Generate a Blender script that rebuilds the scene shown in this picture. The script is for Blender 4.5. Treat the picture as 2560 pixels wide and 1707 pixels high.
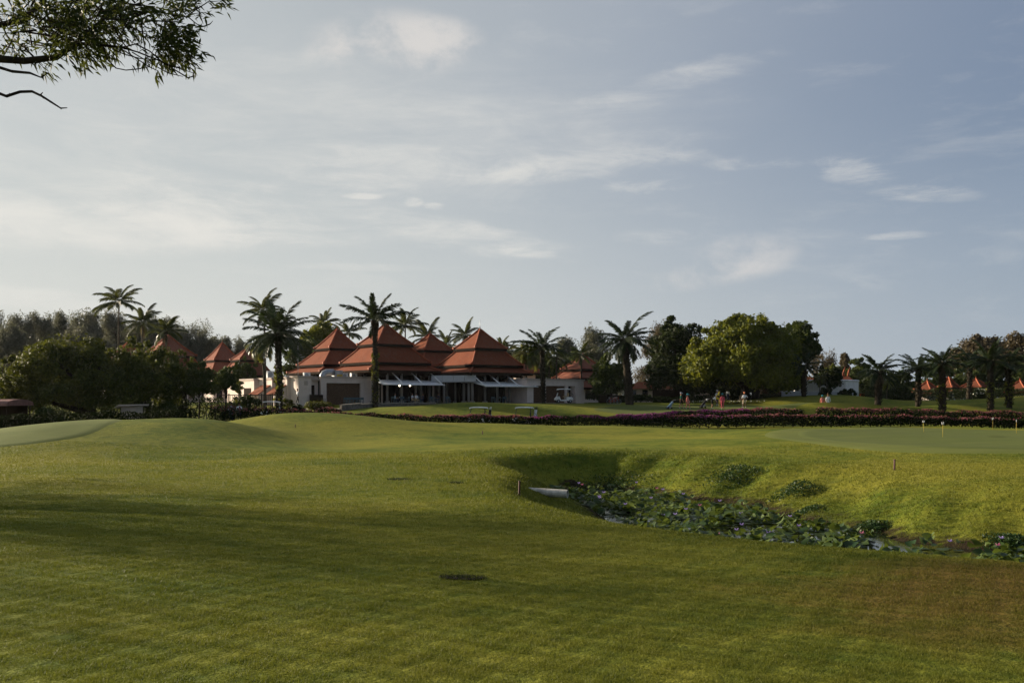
import bpy, bmesh, math, random
import numpy as np
from mathutils import Vector, Matrix
R = math.radians
scene = bpy.context.scene
for _o in list(bpy.data.objects):
    bpy.data.objects.remove(_o)
COL = scene.collection

# ------------------------------------------------------------------ camera
EYE = 2.3                       # eye height above the low fairway level (m)
FPX = 995.6                     # focal length in pixels of a 1024 px wide picture
HOR = 400.0                     # picture row of the horizon
cam_d = bpy.data.cameras.new('camera')
cam_d.sensor_width = 36.0
cam_d.lens = 35.0
cam_d.shift_y = (HOR - 341.0) / 1024.0
cam_d.clip_start = 0.1
cam_d.clip_end = 5000
cam = bpy.data.objects.new('camera', cam_d)
COL.objects.link(cam)
cam.location = (0, 0, EYE)
cam.rotation_euler = (R(90), 0, 0)
scene.camera = cam

# ------------------------------------------------------------------ light
SUN_EL, SUN_AZ = 13.5, -62.0    # azimuth from +Y, clockwise positive (the sun stands to the left, a little ahead)
sun_dir = Vector((math.sin(R(SUN_AZ)) * math.cos(R(SUN_EL)), math.cos(R(SUN_AZ)) * math.cos(R(SUN_EL)), math.sin(R(SUN_EL))))
sl = bpy.data.lights.new('sun', 'SUN')
sl.energy = 5.0
sl.angle = R(1.2)
sl.color = (1.0, 0.86, 0.66)
so = bpy.data.objects.new('sun', sl)
COL.objects.link(so)
so.rotation_euler = sun_dir.to_track_quat('Z', 'Y').to_euler()
so.location = (-40, 10, 60)

vs = scene.view_settings
scene.display_settings.display_device = 'sRGB'
vs.view_transform = 'Standard'
vs.look = 'None'
vs.exposure = 1.2
vs.gamma = 1.0
vs.use_curve_mapping = False
scene.render.engine = 'CYCLES'
scene.cycles.max_bounces = 6
scene.cycles.diffuse_bounces = 3
scene.cycles.glossy_bounces = 3
scene.cycles.transmission_bounces = 4
scene.cycles.transparent_max_bounces = 4
scene.cycles.use_denoising = True
scene.cycles.denoiser = 'OPENIMAGEDENOISE'
scene.cycles.denoising_input_passes = 'RGB_ALBEDO_NORMAL'
scene.cycles.denoising_prefilter = 'NONE'
scene.cycles.sample_clamp_indirect = 4.0

SKY_STRENGTH = 0.032
world = bpy.data.worlds.new('World')
scene.world = world
world.use_nodes = True
wt = world.node_tree
wt.nodes.clear()


class NT:
    """small helper to write node graphs as expressions"""
    def __init__(self, tree):
        self.t = tree

    def n(self, typ, **kw):
        nd = self.t.nodes.new(typ)
        for k, v in kw.items():
            setattr(nd, k, v)
        return nd

    def put(self, sock, v):
        if isinstance(v, bpy.types.NodeSocket):
            self.t.links.new(v, sock)
        elif isinstance(v, (tuple, list)) and len(v) == 3 and sock.type == 'RGBA':
            sock.default_value = (*v, 1)
        else:
            sock.default_value = v

    def m(self, op, a, b=0.0, c=None, clamp=False):
        nd = self.n('ShaderNodeMath', operation=op, use_clamp=clamp)
        self.put(nd.inputs[0], a)
        self.put(nd.inputs[1], b)
        if c is not None:
            self.put(nd.inputs[2], c)
        return nd.outputs[0]

    def mix(self, f, a, b, mode='MIX'):
        nd = self.n('ShaderNodeMix', data_type='RGBA', blend_type=mode)
        self.put(nd.inputs[0], f)
        self.put(nd.inputs[6], a)
        self.put(nd.inputs[7], b)
        return nd.outputs[2]

    def noise(self, vec, scale, detail=4, rough=0.55, dist=0.0, out=0):
        nd = self.n('ShaderNodeTexNoise')
        if vec is not None:
            self.put(nd.inputs['Vector'], vec)
        nd.inputs['Scale'].default_value = scale
        nd.inputs['Detail'].default_value = detail
        nd.inputs['Roughness'].default_value = rough
        nd.inputs['Distortion'].default_value = dist
        return nd.outputs[out]

    def ss(self, v, lo, hi, a=0.0, b=1.0):
        nd = self.n('ShaderNodeMapRange', interpolation_type='SMOOTHSTEP')
        self.put(nd.inputs[0], v)
        nd.inputs[1].default_value = lo
        nd.inputs[2].default_value = hi
        nd.inputs[3].default_value = a
        nd.inputs[4].default_value = b
        return nd.outputs[0]

    def vec(self, x, y, z):
        nd = self.n('ShaderNodeCombineXYZ')
        for i, v in enumerate((x, y, z)):
            self.put(nd.inputs[i], v)
        return nd.outputs[0]

    def sep(self, v):
        nd = self.n('ShaderNodeSeparateXYZ')
        self.put(nd.inputs[0], v)
        return nd.outputs


# sky: the sky texture, a thin veil that whitens towards the sun, streaks of cirrus and a few soft puffs
w = NT(wt)
sky = w.n('ShaderNodeTexSky', sky_type='NISHITA')
sky.sun_disc = False
sky.sun_elevation = R(SUN_EL)
sky.sun_rotation = R(SUN_AZ)
sky.air_density = 1.0
sky.dust_density = 0.8
sky.ozone_density = 2.2
tc = w.n('ShaderNodeTexCoord')
dirv = tc.outputs['Generated']
dx, dy, dz = w.sep(dirv)
az = w.m('ARCTAN2', dx, dy)
el = w.m('ARCSINE', dz)
dot = w.n('ShaderNodeVectorMath', operation='DOT_PRODUCT')
w.put(dot.inputs[0], dirv)
dot.inputs[1].default_value = sun_dir
cs = dot.outputs['Value']
c = sky.outputs[0]
VEIL = w.mix(w.ss(cs, -0.10, 0.82), (4.1, 5.1, 7.2), (8.5, 8.8, 8.6))
# veil
zc = w.m('ADD', w.m('MAXIMUM', dz, 0.0), 0.16)
pv = w.vec(w.m('DIVIDE', dx, zc), w.m('DIVIDE', w.m('MULTIPLY', dy, 0.55), zc), 0.0)
vn = w.noise(pv, 0.55, 5, 0.55, 0.4)
vf = w.ss(cs, -0.15, 0.85, 0.50, 0.88)
veil = w.m('MULTIPLY', w.m('MULTIPLY', vf, w.ss(el, 0.35, 1.3, 1.0, 0.6)), w.ss(vn, 0.15, 0.8, 0.75, 1.05))
c = w.mix(w.m('MINIMUM', veil, 0.93), c, VEIL)
# pale air low over the horizon
LOWAIR = w.mix(w.ss(cs, -0.10, 0.82), (5.3, 6.2, 7.3), (9.6, 9.7, 9.2))
c = w.mix(w.ss(el, 0.30, -0.02, 0.0, 0.85), c, LOWAIR)
# streaks everywhere, faint
sv = w.vec(w.m('MULTIPLY', az, 3.2), w.m('MULTIPLY', el, 15.0), 0.3)
sn = w.noise(sv, 1.5, 8, 0.62, 0.7)
sv2 = w.vec(w.m('MULTIPLY', az, 9.0), w.m('MULTIPLY', el, 34.0), 1.7)
sn2 = w.noise(sv2, 1.6, 7, 0.66, 0.5)
sn = w.m('ADD', w.m('MULTIPLY', sn, 0.62), w.m('MULTIPLY', sn2, 0.38))
pn_v = w.vec(w.m('MULTIPLY', az, 1.0), w.m('MULTIPLY', el, 1.35), 0.6)
pn = w.noise(pn_v, 17.0, 7, 0.62, 0.2)


def px_dir(px, py):
    """azimuth and elevation of a point of the 2560-wide photograph"""
    u = (px / 2.5 - 512) / FPX
    v = (HOR - py / 2.5) / FPX
    return math.atan(u), math.atan(v * math.cos(math.atan(u)))


def ell(px, py, wx, wy, tilt=0.0):
    """soft ellipse: 1 in the middle, 0 at its rim and outside"""
    a0, e0 = px_dir(px, py)
    sx, sy = wx / 2.5 / FPX, wy / 2.5 / FPX
    a = w.m('SUBTRACT', az, a0)
    e = w.m('SUBTRACT', el, e0)
    ct, st = math.cos(tilt), math.sin(tilt)
    a2 = w.m('ADD', w.m('MULTIPLY', a, ct / sx), w.m('MULTIPLY', e, st / sx))
    e2 = w.m('ADD', w.m('MULTIPLY', a, -st / sy), w.m('MULTIPLY', e, ct / sy))
    r2 = w.m('ADD', w.m('MULTIPLY', a2, a2), w.m('MULTIPLY', e2, e2))
    return w.m('SUBTRACT', 1.0, r2, clamp=True)


def add_cloud(c, mask, noise, lo, hi, colr, op):
    n2_ = w.m('ADD', w.m('MULTIPLY', w.m('SUBTRACT', noise, 0.5), 1.7), 0.5)
    f = w.m('MULTIPLY', w.ss(w.m('ADD', n2_, w.m('MULTIPLY', mask, 0.22)), lo - 0.24, hi - 0.06), op)
    f = w.m('MULTIPLY', f, w.ss(mask, 0.0, 0.85))
    return w.mix(f, c, colr)


WARM = (10.6, 10.4, 9.8)
c = w.mix(w.m('MULTIPLY', w.m('MULTIPLY', w.ss(sn, 0.50, 0.70), w.ss(el, 0.02, 0.12)), 0.16), c, WARM)
for (px, py, wx, wy, tl, lo, hi, op) in (
        (620, 330, 1100, 270, 0.08, 0.46, 1.1, 0.26),     # wide thin veil
        (1300, 330, 700, 150, 0.06, 0.52, 1.1, 0.18),
        (60, 560, 1000, 78, 0.03, 0.66, 1.0, 0.95),     # long bright bank low on the left
        (760, 520, 420, 75, 0.06, 0.70, 1.0, 0.55),
        (640, 470, 500, 60, 0.05, 0.72, 1.02, 0.5),
        (300, 420, 700, 130, 0.0, 0.72, 1.1, 0.35),
        (1440, 412, 400, 46, 0.08, 0.78, 1.12, 0.5),    # feathery line in the middle
        (1000, 400, 560, 60, -0.05, 0.74, 1.1, 0.45),
        (1170, 590, 300, 52, -0.12, 0.66, 0.98, 0.62),
        (1720, 190, 420, 38, 0.20, 0.72, 1.1, 0.35),
        (60, 745, 420, 40, -0.10, 0.60, 0.95, 0.55),
        (500, 790, 560, 30, -0.05, 0.66, 1.0, 0.35),
        (960, 668, 300, 12, 0.0, 0.66, 1.0, 0.25)):
    c = add_cloud(c, ell(px, py, wx, wy, tl), sn, lo, hi, WARM, op)
for (px, py, wx, wy, tl, lo, hi, op) in (
        (1900, 412, 150, 26, -0.05, 0.66, 0.96, 0.3), (2130, 425, 120, 42, -0.2, 0.70, 1.0, 0.33),
        (2310, 482, 150, 24, -0.1, 0.68, 0.98, 0.32), (2250, 588, 110, 12, 0.0, 0.62, 0.96, 0.3),
        (905, 490, 60, 10, 0.0, 0.6, 0.9, 0.6), (1035, 505, 30, 16, 0.0, 0.6, 0.9, 0.5), (1085, 515, 34, 12, 0.0, 0.6, 0.9, 0.5),
        (1620, 465, 130, 22, 0.0, 0.68, 1.0, 0.35), (1660, 590, 150, 26, 0.0, 0.7, 1.0, 0.25), (1310, 630, 110, 16, -0.1, 0.62, 0.95, 0.45)):
    c = add_cloud(c, ell(px, py, wx, wy, tl), sn2, lo, hi, WARM, op)
for (px, py, wx, wy, tl, lo, hi, op) in (
        (985, 112, 240, 92, 0.04, 0.60, 0.92, 0.66), (1090, 95, 150, 60, 0.0, 0.68, 0.98, 0.42), (860, 150, 120, 60, 0.0, 0.70, 1.0, 0.45),
        (1865, 640, 150, 66, 0.04, 0.52, 0.90, 0.46), (1760, 688, 190, 40, 0.12, 0.58, 0.95, 0.34)):
    c = add_cloud(c, ell(px, py, wx, wy, tl), pn, lo, hi, (9.9, 9.5, 9.1), op)
bg = w.n('ShaderNodeBackground')
w.put(bg.inputs[0], c)
bg.inputs[1].default_value = SKY_STRENGTH
wo = w.n('ShaderNodeOutputWorld')
wt.links.new(bg.outputs[0], wo.inputs[0])

# ------------------------------------------------------------------ helpers
RNG = np.random.default_rng(11)


def PX(px, D):
    return (px / 2.5 - 512) / FPX * D


def PZ(py, D):
    return EYE + (HOR - py / 2.5) / FPX * D


def PM(n, D):
    """length in metres of n photograph pixels at distance D"""
    return n / 2.5 / FPX * D


def sstep(x, a, b):
    t = np.clip((np.asarray(x, float) - a) / (b - a), 0, 1)
    return t * t * (3 - 2 * t)


def link(o, parent=None):
    COL.objects.link(o)
    if parent is not None:
        o.parent = parent
    return o


def tag(o, label=None, cat=None, group=None, kind=None):
    if label:
        o['label'] = label
    if cat:
        o['category'] = cat
    if group:
        o['group'] = group
    if kind:
        o['kind'] = kind
    return o


def thing(name, label, cat, loc=(0, 0, 0), rz=0.0, group=None):
    o = bpy.data.objects.new(name, None)
    o.empty_display_size = 0.3
    COL.objects.link(o)
    o.location = loc
    o.rotation_euler = (0, 0, rz)
    return tag(o, label, cat, group)


class MB:
    """collects simple solids into one mesh"""
    def __init__(self):
        self.v, self.f, self.s = [], [], []

    def add(self, vs, fs, smooth=False):
        b = len(self.v)
        self.v += [tuple(p) for p in vs]
        self.f += [tuple(i + b for i in f) for f in fs]
        self.s += [smooth] * len(fs)

    def box(self, x0, x1, y0, y1, z0, z1, M=None, ch=0.0):
        vs = [(x, y, z) for z in (z0, z1) for y in (y0, y1) for x in (x0, x1)]
        if M is not None:
            vs = [M @ Vector(p) for p in vs]
        self.add(vs, [(0, 2, 3, 1), (4, 5, 7, 6), (0, 1, 5, 4), (2, 6, 7, 3), (0, 4, 6, 2), (1, 3, 7, 5)])

    def tube(self, pts, rad, n=6, cap=True, smooth=True):
        pts = [Vector(p) for p in pts]
        if not isinstance(rad, (list, tuple, np.ndarray)):
            rad = [rad] * len(pts)
        vs, fs = [], []
        up = None
        for i, p in enumerate(pts):
            d = (pts[min(i + 1, len(pts) - 1)] - pts[max(i - 1, 0)])
            if d.length < 1e-9:
                d = Vector((0, 0, 1))
            d.normalize()
            if up is None:
                up = Vector((1, 0, 0)) if abs(d.x) < 0.8 else Vector((0, 1, 0))
            a = (up - d * up.dot(d)).normalized()
            up = a
            b = d.cross(a)
            for k in range(n):
                t = 2 * math.pi * k / n
                vs.append(p + (a * math.cos(t) + b * math.sin(t)) * rad[i])
        for i in range(len(pts) - 1):
            for k in range(n):
                k2 = (k + 1) % n
                fs.append((i * n + k, i * n + k2, (i + 1) * n + k2, (i + 1) * n + k))
        b0 = len(self.v)
        self.add(vs, fs, smooth)
        if cap:
            self.f.append(tuple(b0 + k for k in reversed(range(n))))
            self.f.append(tuple(b0 + (len(pts) - 1) * n + k for k in range(n)))
            self.s += [False, False]

    def ball(self, c, r, n=8, m=6):
        c = Vector(c)
        if not isinstance(r, (tuple, list)):
            r = (r, r, r)
        vs, fs = [], []
        for i in range(m + 1):
            th = math.pi * i / m
            for k in range(n):
                ph = 2 * math.pi * k / n
                vs.append(c + Vector((r[0] * math.sin(th) * math.cos(ph), r[1] * math.sin(th) * math.sin(ph), r[2] * math.cos(th))))
        for i in range(m):
            for k in range(n):
                k2 = (k + 1) % n
                fs.append((i * n + k, (i + 1) * n + k, (i + 1) * n + k2, i * n + k2))
        self.add(vs, fs, True)

    def build(self, name, m, parent=None):
        me = bpy.data.meshes.new(name)
        me.from_pydata(self.v, [], self.f)
        me.polygons.foreach_set('use_smooth', self.s)
        if m is not None:
            me.materials.append(m)
        me.update()
        return link(bpy.data.objects.new(name, me), parent)


def mesh_np(name, V, F, m, smooth=False, tint=None):
    """mesh from numpy arrays, F of shape (n, k)"""
    me = bpy.data.meshes.new(name)
    V = np.asarray(V, np.float32)
    F = np.asarray(F, np.int32)
    k = F.shape[1]
    me.vertices.add(len(V))
    me.vertices.foreach_set('co', V.ravel())
    me.loops.add(F.size)
    me.loops.foreach_set('vertex_index', F.ravel())
    me.polygons.add(len(F))
    me.polygons.foreach_set('loop_start', np.arange(0, F.size, k, dtype=np.int32))
    me.polygons.foreach_set('use_smooth', np.full(len(F), smooth, bool))
    if tint is not None:
        at = me.attributes.new('tint', 'FLOAT', 'POINT')
        at.data.foreach_set('value', np.asarray(tint, np.float32).ravel())
    me.update(calc_edges=True)
    if m is not None:
        me.materials.append(m)
    return me


def obj(name, me, parent=None, loc=(0, 0, 0), rot=(0, 0, 0), sc=None):
    o = bpy.data.objects.new(name, me)
    o.location = loc
    o.rotation_euler = rot
    if sc is not None:
        o.scale = sc if isinstance(sc, (tuple, list)) else (sc, sc, sc)
    return link(o, parent)


def copy_tree(o, parent=None):
    c2 = o.copy()
    COL.objects.link(c2)
    c2.parent = parent
    for ch in list(o.children):
        copy_tree(ch, c2)
    return c2


# ------------------------------------------------------------------ materials
def new_mat(name):
    mt = bpy.data.materials.new(name)
    mt.use_nodes = True
    t = mt.node_tree
    t.nodes.clear()
    return mt, NT(t)


def finish(mt, g, bsdf):
    out = g.n('ShaderNodeOutputMaterial')
    g.t.links.new(bsdf, out.inputs[0])
    return mt


def principled(g, col, rough=0.7, spec=0.3, metal=0.0, bump=None, bstr=0.3, bdist=0.02):
    p = g.n('ShaderNodeBsdfPrincipled')
    g.put(p.inputs['Base Color'], col)
    g.put(p.inputs['Roughness'], rough)
    p.inputs['Specular IOR Level'].default_value = spec
    p.inputs['Metallic'].default_value = metal
    if bump is not None:
        b = g.n('ShaderNodeBump')
        b.inputs['Strength'].default_value = bstr
        b.inputs['Distance'].default_value = bdist
        g.put(b.inputs['Height'], bump)
        g.t.links.new(b.outputs[0], p.inputs['Normal'])
    return p.outputs[0]


def mat_plain(name, col, rough=0.7, spec=0.3, metal=0.0, var=0.25, scale=2.0):
    """one colour, broken up by soft wear"""
    mt, g = new_mat(name)
    ob = g.n('ShaderNodeTexCoord').outputs['Object']
    n = g.noise(ob, scale, 5, 0.6)
    dark = tuple(x * (1 - var) for x in col)
    lite = tuple(min(1, x * (1 + var * 0.6)) for x in col)
    return finish(mt, g, principled(g, g.mix(g.ss(n, 0.3, 0.7), dark, lite), rough, spec, metal, n, 0.15))


def mat_leaf(name, a, b, trans=0.30, rough=0.55, spec=0.12, tcol=None):
    """leaf: colour runs from a to b with the tint of each leaf; light also shines through it"""
    mt, g = new_mat(name)
    at = g.n('ShaderNodeAttribute', attribute_name='tint')
    col = g.mix(at.outputs['Fac'], a, b)
    p = principled(g, col, rough, spec)
    tr = g.n('ShaderNodeBsdfTranslucent')
    g.put(tr.inputs[0], g.mix(0.5, col, tcol or (b[0] * 1.5, b[1] * 1.4, b[2] * 0.7)))
    mx = g.n('ShaderNodeMixShader')
    mx.inputs[0].default_value = trans
    g.t.links.new(p, mx.inputs[1])
    g.t.links.new(tr.outputs[0], mx.inputs[2])
    return finish(mt, g, mx.outputs[0])


def grass_colour(g, pos, tall=False):
    """colour of the turf: greens, yellow patches, dry brown ground and mud along the pond"""
    x, y, z = g.sep(pos)
    flat = g.vec(x, y, 0.0)
    n0 = g.noise(flat, 0.10, 4, 0.55, 0.5)
    n1 = g.noise(flat, 0.42, 5, 0.6, 0.4)
    n2 = g.noise(flat, 2.3, 5, 0.62)
    n3 = g.noise(flat, 11.0, 4, 0.6)
    t = g.m('ADD', g.m('MULTIPLY', n1, 0.5), g.m('ADD', g.m('MULTIPLY', n2, 0.36), g.m('MULTIPLY', n3, 0.22)))
    col = g.mix(g.ss(t, 0.40, 0.68), G_DARK, G_MID)
    col = g.mix(g.m('MULTIPLY', g.ss(g.m('ADD', n0, g.m('MULTIPLY', n2, 0.25)), 0.50, 0.82), 0.75), col, G_YEL)
    # dry reddish brown turf low on the right of the camera and thin dry patches elsewhere
    e = g.m('ADD', g.m('POWER', g.m('DIVIDE', g.m('SUBTRACT', x, 6.4), 4.6), 2.0), g.m('POWER', g.m('DIVIDE', g.m('SUBTRACT', y, 9.6), 3.2), 2.0))
    br = g.ss(g.m('ADD', g.m('MULTIPLY', e, -0.75), g.m('ADD', g.m('MULTIPLY', n1, 1.3), g.m('MULTIPLY', n2, 0.7))), 0.15, 1.0)
    br = g.m('MAXIMUM', g.m('MULTIPLY', br, 0.85), g.m('MULTIPLY', g.ss(n1, 0.60, 0.80), 0.16))
    col = g.mix(br, col, G_BRN)
    # mud near the water
    mu = g.ss(g.m('ADD', z, g.m('MULTIPLY', g.m('SUBTRACT', n2, 0.5), 0.7)), -0.86, -1.08)
    return g.mix(mu, col, (0.030, 0.021, 0.012)), n2, n3


G_DARK = (0.052, 0.084, 0.009)
G_MID = (0.144, 0.160, 0.019)
G_YEL = (0.235, 0.210, 0.028)
G_BRN = (0.125, 0.070, 0.020)


def make_ground():
    mt, g = new_mat('turf')
    pos = g.n('ShaderNodeNewGeometry').outputs['Position']
    col, n2, n3 = grass_colour(g, pos)
    b1 = g.noise(pos, 26.0, 3, 0.7)
    b2 = g.noise(pos, 4.0, 4, 0.65)
    h = g.m('ADD', g.m('MULTIPLY', b1, 0.4), g.m('ADD', g.m('MULTIPLY', n3, 0.5), g.m('MULTIPLY', b2, 0.9)))
    return finish(mt, g, principled(g, col, 0.95, 0.05, 0, h, 0.55, 0.10))


def make_blade():
    mt, g = new_mat('grass_blade')
    pos = g.n('ShaderNodeNewGeometry').outputs['Position']
    col, n2, n3 = grass_colour(g, pos)
    at = g.n('ShaderNodeAttribute', attribute_name='tint').outputs['Fac']
    col = g.mix(g.ss(at, 0.0, 1.0), g.mix(0.35, col, (0.04, 0.07, 0.010)), g.mix(0.25, col, (0.20, 0.20, 0.04)))
    p = principled(g, col, 0.6, 0.12)
    tr = g.n('ShaderNodeBsdfTranslucent')
    g.put(tr.inputs[0], g.mix(0.5, col, (0.14, 0.15, 0.012)))
    mx = g.n('ShaderNodeMixShader')
    mx.inputs[0].default_value = 0.35
    g.t.links.new(p, mx.inputs[1])
    g.t.links.new(tr.outputs[0], mx.inputs[2])
    return finish(mt, g, mx.outputs[0])


def make_green(name, a, b):
    mt, g = new_mat(name)
    pos = g.n('ShaderNodeNewGeometry').outputs['Position']
    x, y, z = g.sep(pos)
    n = g.noise(pos, 0.5, 5, 0.6)
    s = g.noise(g.vec(g.m('MULTIPLY', x, 0.15), y, 0.0), 1.4, 4, 0.6)
    f = g.m('ADD', g.m('MULTIPLY', n, 0.6), g.m('MULTIPLY', s, 0.4))
    return finish(mt, g, principled(g, g.mix(g.ss(f, 0.35, 0.65), a, b), 0.9, 0.08, 0, g.noise(pos, 14, 4, 0.7), 0.25, 0.03))


def make_roof(name, a, b, old):
    """terracotta shingles: fine courses, courses of differing burn, grey weather streaks running down the slope"""
    mt, g = new_mat(name)
    ob = g.n('ShaderNodeTexCoord').outputs['Object']
    x, y, z = g.sep(ob)
    wv = g.n('ShaderNodeTexWave', bands_direction='Z')
    g.put(wv.inputs[0], ob)
    wv.inputs['Scale'].default_value = 2.6
    wv.inputs['Distortion'].default_value = 0.3
    n1 = g.noise(g.vec(g.m('MULTIPLY', x, 2.2), g.m('MULTIPLY', y, 2.2), g.m('MULTIPLY', z, 0.35)), 1.2, 5, 0.65)
    n2 = g.noise(ob, 7.0, 4, 0.7)
    n3 = g.noise(ob, 0.5, 3, 0.5)
    col = g.mix(g.ss(n2, 0.3, 0.7), a, b)
    col = g.mix(g.m('MULTIPLY', g.ss(n1, 0.48, 0.70), 0.55), col, old)
    col = g.mix(g.m('MULTIPLY', g.ss(n3, 0.45, 0.75), 0.30), col, tuple(k * 0.6 for k in a))
    return finish(mt, g, principled(g, col, 0.9, 0.08, 0, g.m('ADD', wv.outputs[1], n2), 0.5, 0.04))


def make_plaster(name, col, stain):
    mt, g = new_mat(name)
    ob = g.n('ShaderNodeTexCoord').outputs['Object']
    x, y, z = g.sep(ob)
    n = g.noise(ob, 1.3, 5, 0.6)
    s = g.noise(g.vec(g.m('MULTIPLY', x, 3.0), g.m('MULTIPLY', y, 3.0), g.m('MULTIPLY', z, 0.4)), 1.5, 4, 0.6)
    cc = g.mix(g.m('MULTIPLY', g.ss(n, 0.4, 0.75), 0.35), col, stain)
    cc = g.mix(g.m('MULTIPLY', g.ss(s, 0.52, 0.75), 0.35), cc, stain)
    return finish(mt, g, principled(g, cc, 0.85, 0.2, 0, n, 0.1))


def make_stone(name, a, b, scale):
    mt, g = new_mat(name)
    ob = g.n('ShaderNodeTexCoord').outputs['Object']
    v = g.n('ShaderNodeTexVoronoi')
    g.put(v.inputs['Vector'], ob)
    v.inputs['Scale'].default_value = scale
    n = g.noise(ob, scale * 2, 4, 0.6)
    f = g.m('ADD', g.m('MULTIPLY', g.sep(v.outputs['Color'])[0], 0.6), g.m('MULTIPLY', n, 0.4))
    return finish(mt, g, principled(g, g.mix(f, a, b), 0.9, 0.2, 0, v.outputs['Distance'], 0.8, 0.05))


def make_water():
    mt, g = new_mat('pond_water')
    pos = g.n('ShaderNodeNewGeometry').outputs['Position']
    n = g.noise(pos, 5.0, 4, 0.6)
    return finish(mt, g, principled(g, (0.012, 0.014, 0.009), 0.06, 0.5, 0, n, 0.12, 0.02))


def make_emit(name, col, s):
    mt, g = new_mat(name)
    e = g.n('ShaderNodeEmission')
    g.put(e.inputs[0], col)
    e.inputs[1].default_value = s
    return finish(mt, g, e.outputs[0])


M = {}
M['turf'] = make_ground()
M['blade'] = make_blade()
M['green'] = make_green('green_turf', (0.085, 0.105, 0.024), (0.108, 0.126, 0.032))
M['left_green'] = make_green('left_green_turf', (0.098, 0.122, 0.019), (0.122, 0.145, 0.026))
M['collar'] = make_green('collar_turf', (0.105, 0.125, 0.026), (0.130, 0.145, 0.034))
M['roof'] = make_roof('terracotta', (0.150, 0.042, 0.020), (0.212, 0.062, 0.029), (0.165, 0.082, 0.058))
M['roof3'] = make_roof('dimmed_terracotta', (0.105, 0.034, 0.019), (0.15, 0.048, 0.025), (0.13, 0.07, 0.05))  # terracotta darkened to tone down the sun on the bungalow roofs
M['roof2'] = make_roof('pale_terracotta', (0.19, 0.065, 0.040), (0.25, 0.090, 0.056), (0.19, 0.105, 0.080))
M['ridge'] = mat_plain('ridge_clay', (0.30, 0.075, 0.032), 0.75, 0.25)
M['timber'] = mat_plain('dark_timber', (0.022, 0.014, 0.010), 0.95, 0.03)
M['plaster'] = make_plaster('pink_plaster', (0.68, 0.57, 0.51), (0.46, 0.36, 0.30))
M['column'] = make_plaster('shaded_post', (0.26, 0.24, 0.22), (0.16, 0.14, 0.12))  # white columns greyed in colour to stand for the pavilion's shade
M['redmetal'] = mat_plain('faded_red_metal', (0.24, 0.115, 0.095), 0.6, 0.2)
M['white'] = make_plaster('white_plaster', (0.66, 0.64, 0.60), (0.45, 0.42, 0.38))
M['coping'] = make_plaster('coping', (0.46, 0.38, 0.33), (0.25, 0.20, 0.17))
M['slatbrown'] = make_stone('brown_stone_panel', (0.055, 0.030, 0.018), (0.12, 0.070, 0.042), 9.0)
M['stone'] = make_stone('rubble_stone', (0.07, 0.06, 0.05), (0.22, 0.19, 0.16), 3.5)
M['paving'] = mat_plain('paving', (0.30, 0.26, 0.21), 0.85)
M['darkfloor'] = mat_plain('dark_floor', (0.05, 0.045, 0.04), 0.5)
M['glass'] = mat_plain('dark_glass', (0.012, 0.014, 0.015), 0.10, 0.5)
M['metalw'] = mat_plain('white_metal', (0.80, 0.80, 0.78), 0.4, 0.5, 0.0, 0.1)
M['metalg'] = mat_plain('grey_metal', (0.34, 0.36, 0.38), 0.4, 0.5, 0.6, 0.2)
M['panel'] = mat_plain('grey_panel', (0.44, 0.45, 0.46), 0.5, 0.4, 0.0, 0.08)
M['fabric_canopy'] = mat_plain('canopy_sheet', (0.72, 0.72, 0.70), 0.6, 0.3, 0.0, 0.1)
M['black'] = mat_plain('black_plastic', (0.012, 0.012, 0.013), 0.5, 0.4)
M['rubber'] = mat_plain('rubber', (0.016, 0.016, 0.016), 0.85, 0.2)
M['bark'] = mat_plain('bark', (0.060, 0.045, 0.032), 0.95, 0.1, 0, 0.5, 5.0)
M['bark_dark'] = mat_plain('dark_bark', (0.028, 0.022, 0.016), 0.95, 0.1, 0, 0.5, 5.0)
M['palm_bark'] = mat_plain('palm_bark', (0.085, 0.068, 0.050), 0.95, 0.1, 0, 0.5, 4.0)
M['oil_bark'] = mat_plain('oil_palm_bark', (0.032, 0.025, 0.016), 0.95, 0.1, 0, 0.6, 4.0)
M['yellow'] = mat_plain('yellow_cloth', (0.62, 0.50, 0.03), 0.8)
M['yellowpaint'] = mat_plain('yellow_paint', (0.50, 0.36, 0.05), 0.5)
M['whitepaint'] = mat_plain('white_paint', (0.72, 0.72, 0.70), 0.5)
M['stake'] = mat_plain('dark_red_paint', (0.055, 0.014, 0.012), 0.7)
M['pvc'] = mat_plain('grey_pipe', (0.50, 0.47, 0.40), 0.6, 0.3, 0, 0.4, 6.0)
M['soil'] = mat_plain('dark_soil', (0.020, 0.016, 0.011), 1.0, 0.05)
M['sand'] = mat_plain('bunker_sand', (0.26, 0.23, 0.17), 0.95, 0.05)
M['orange'] = mat_plain('orange_red_cloth', (0.65, 0.10, 0.04), 0.7)
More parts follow.
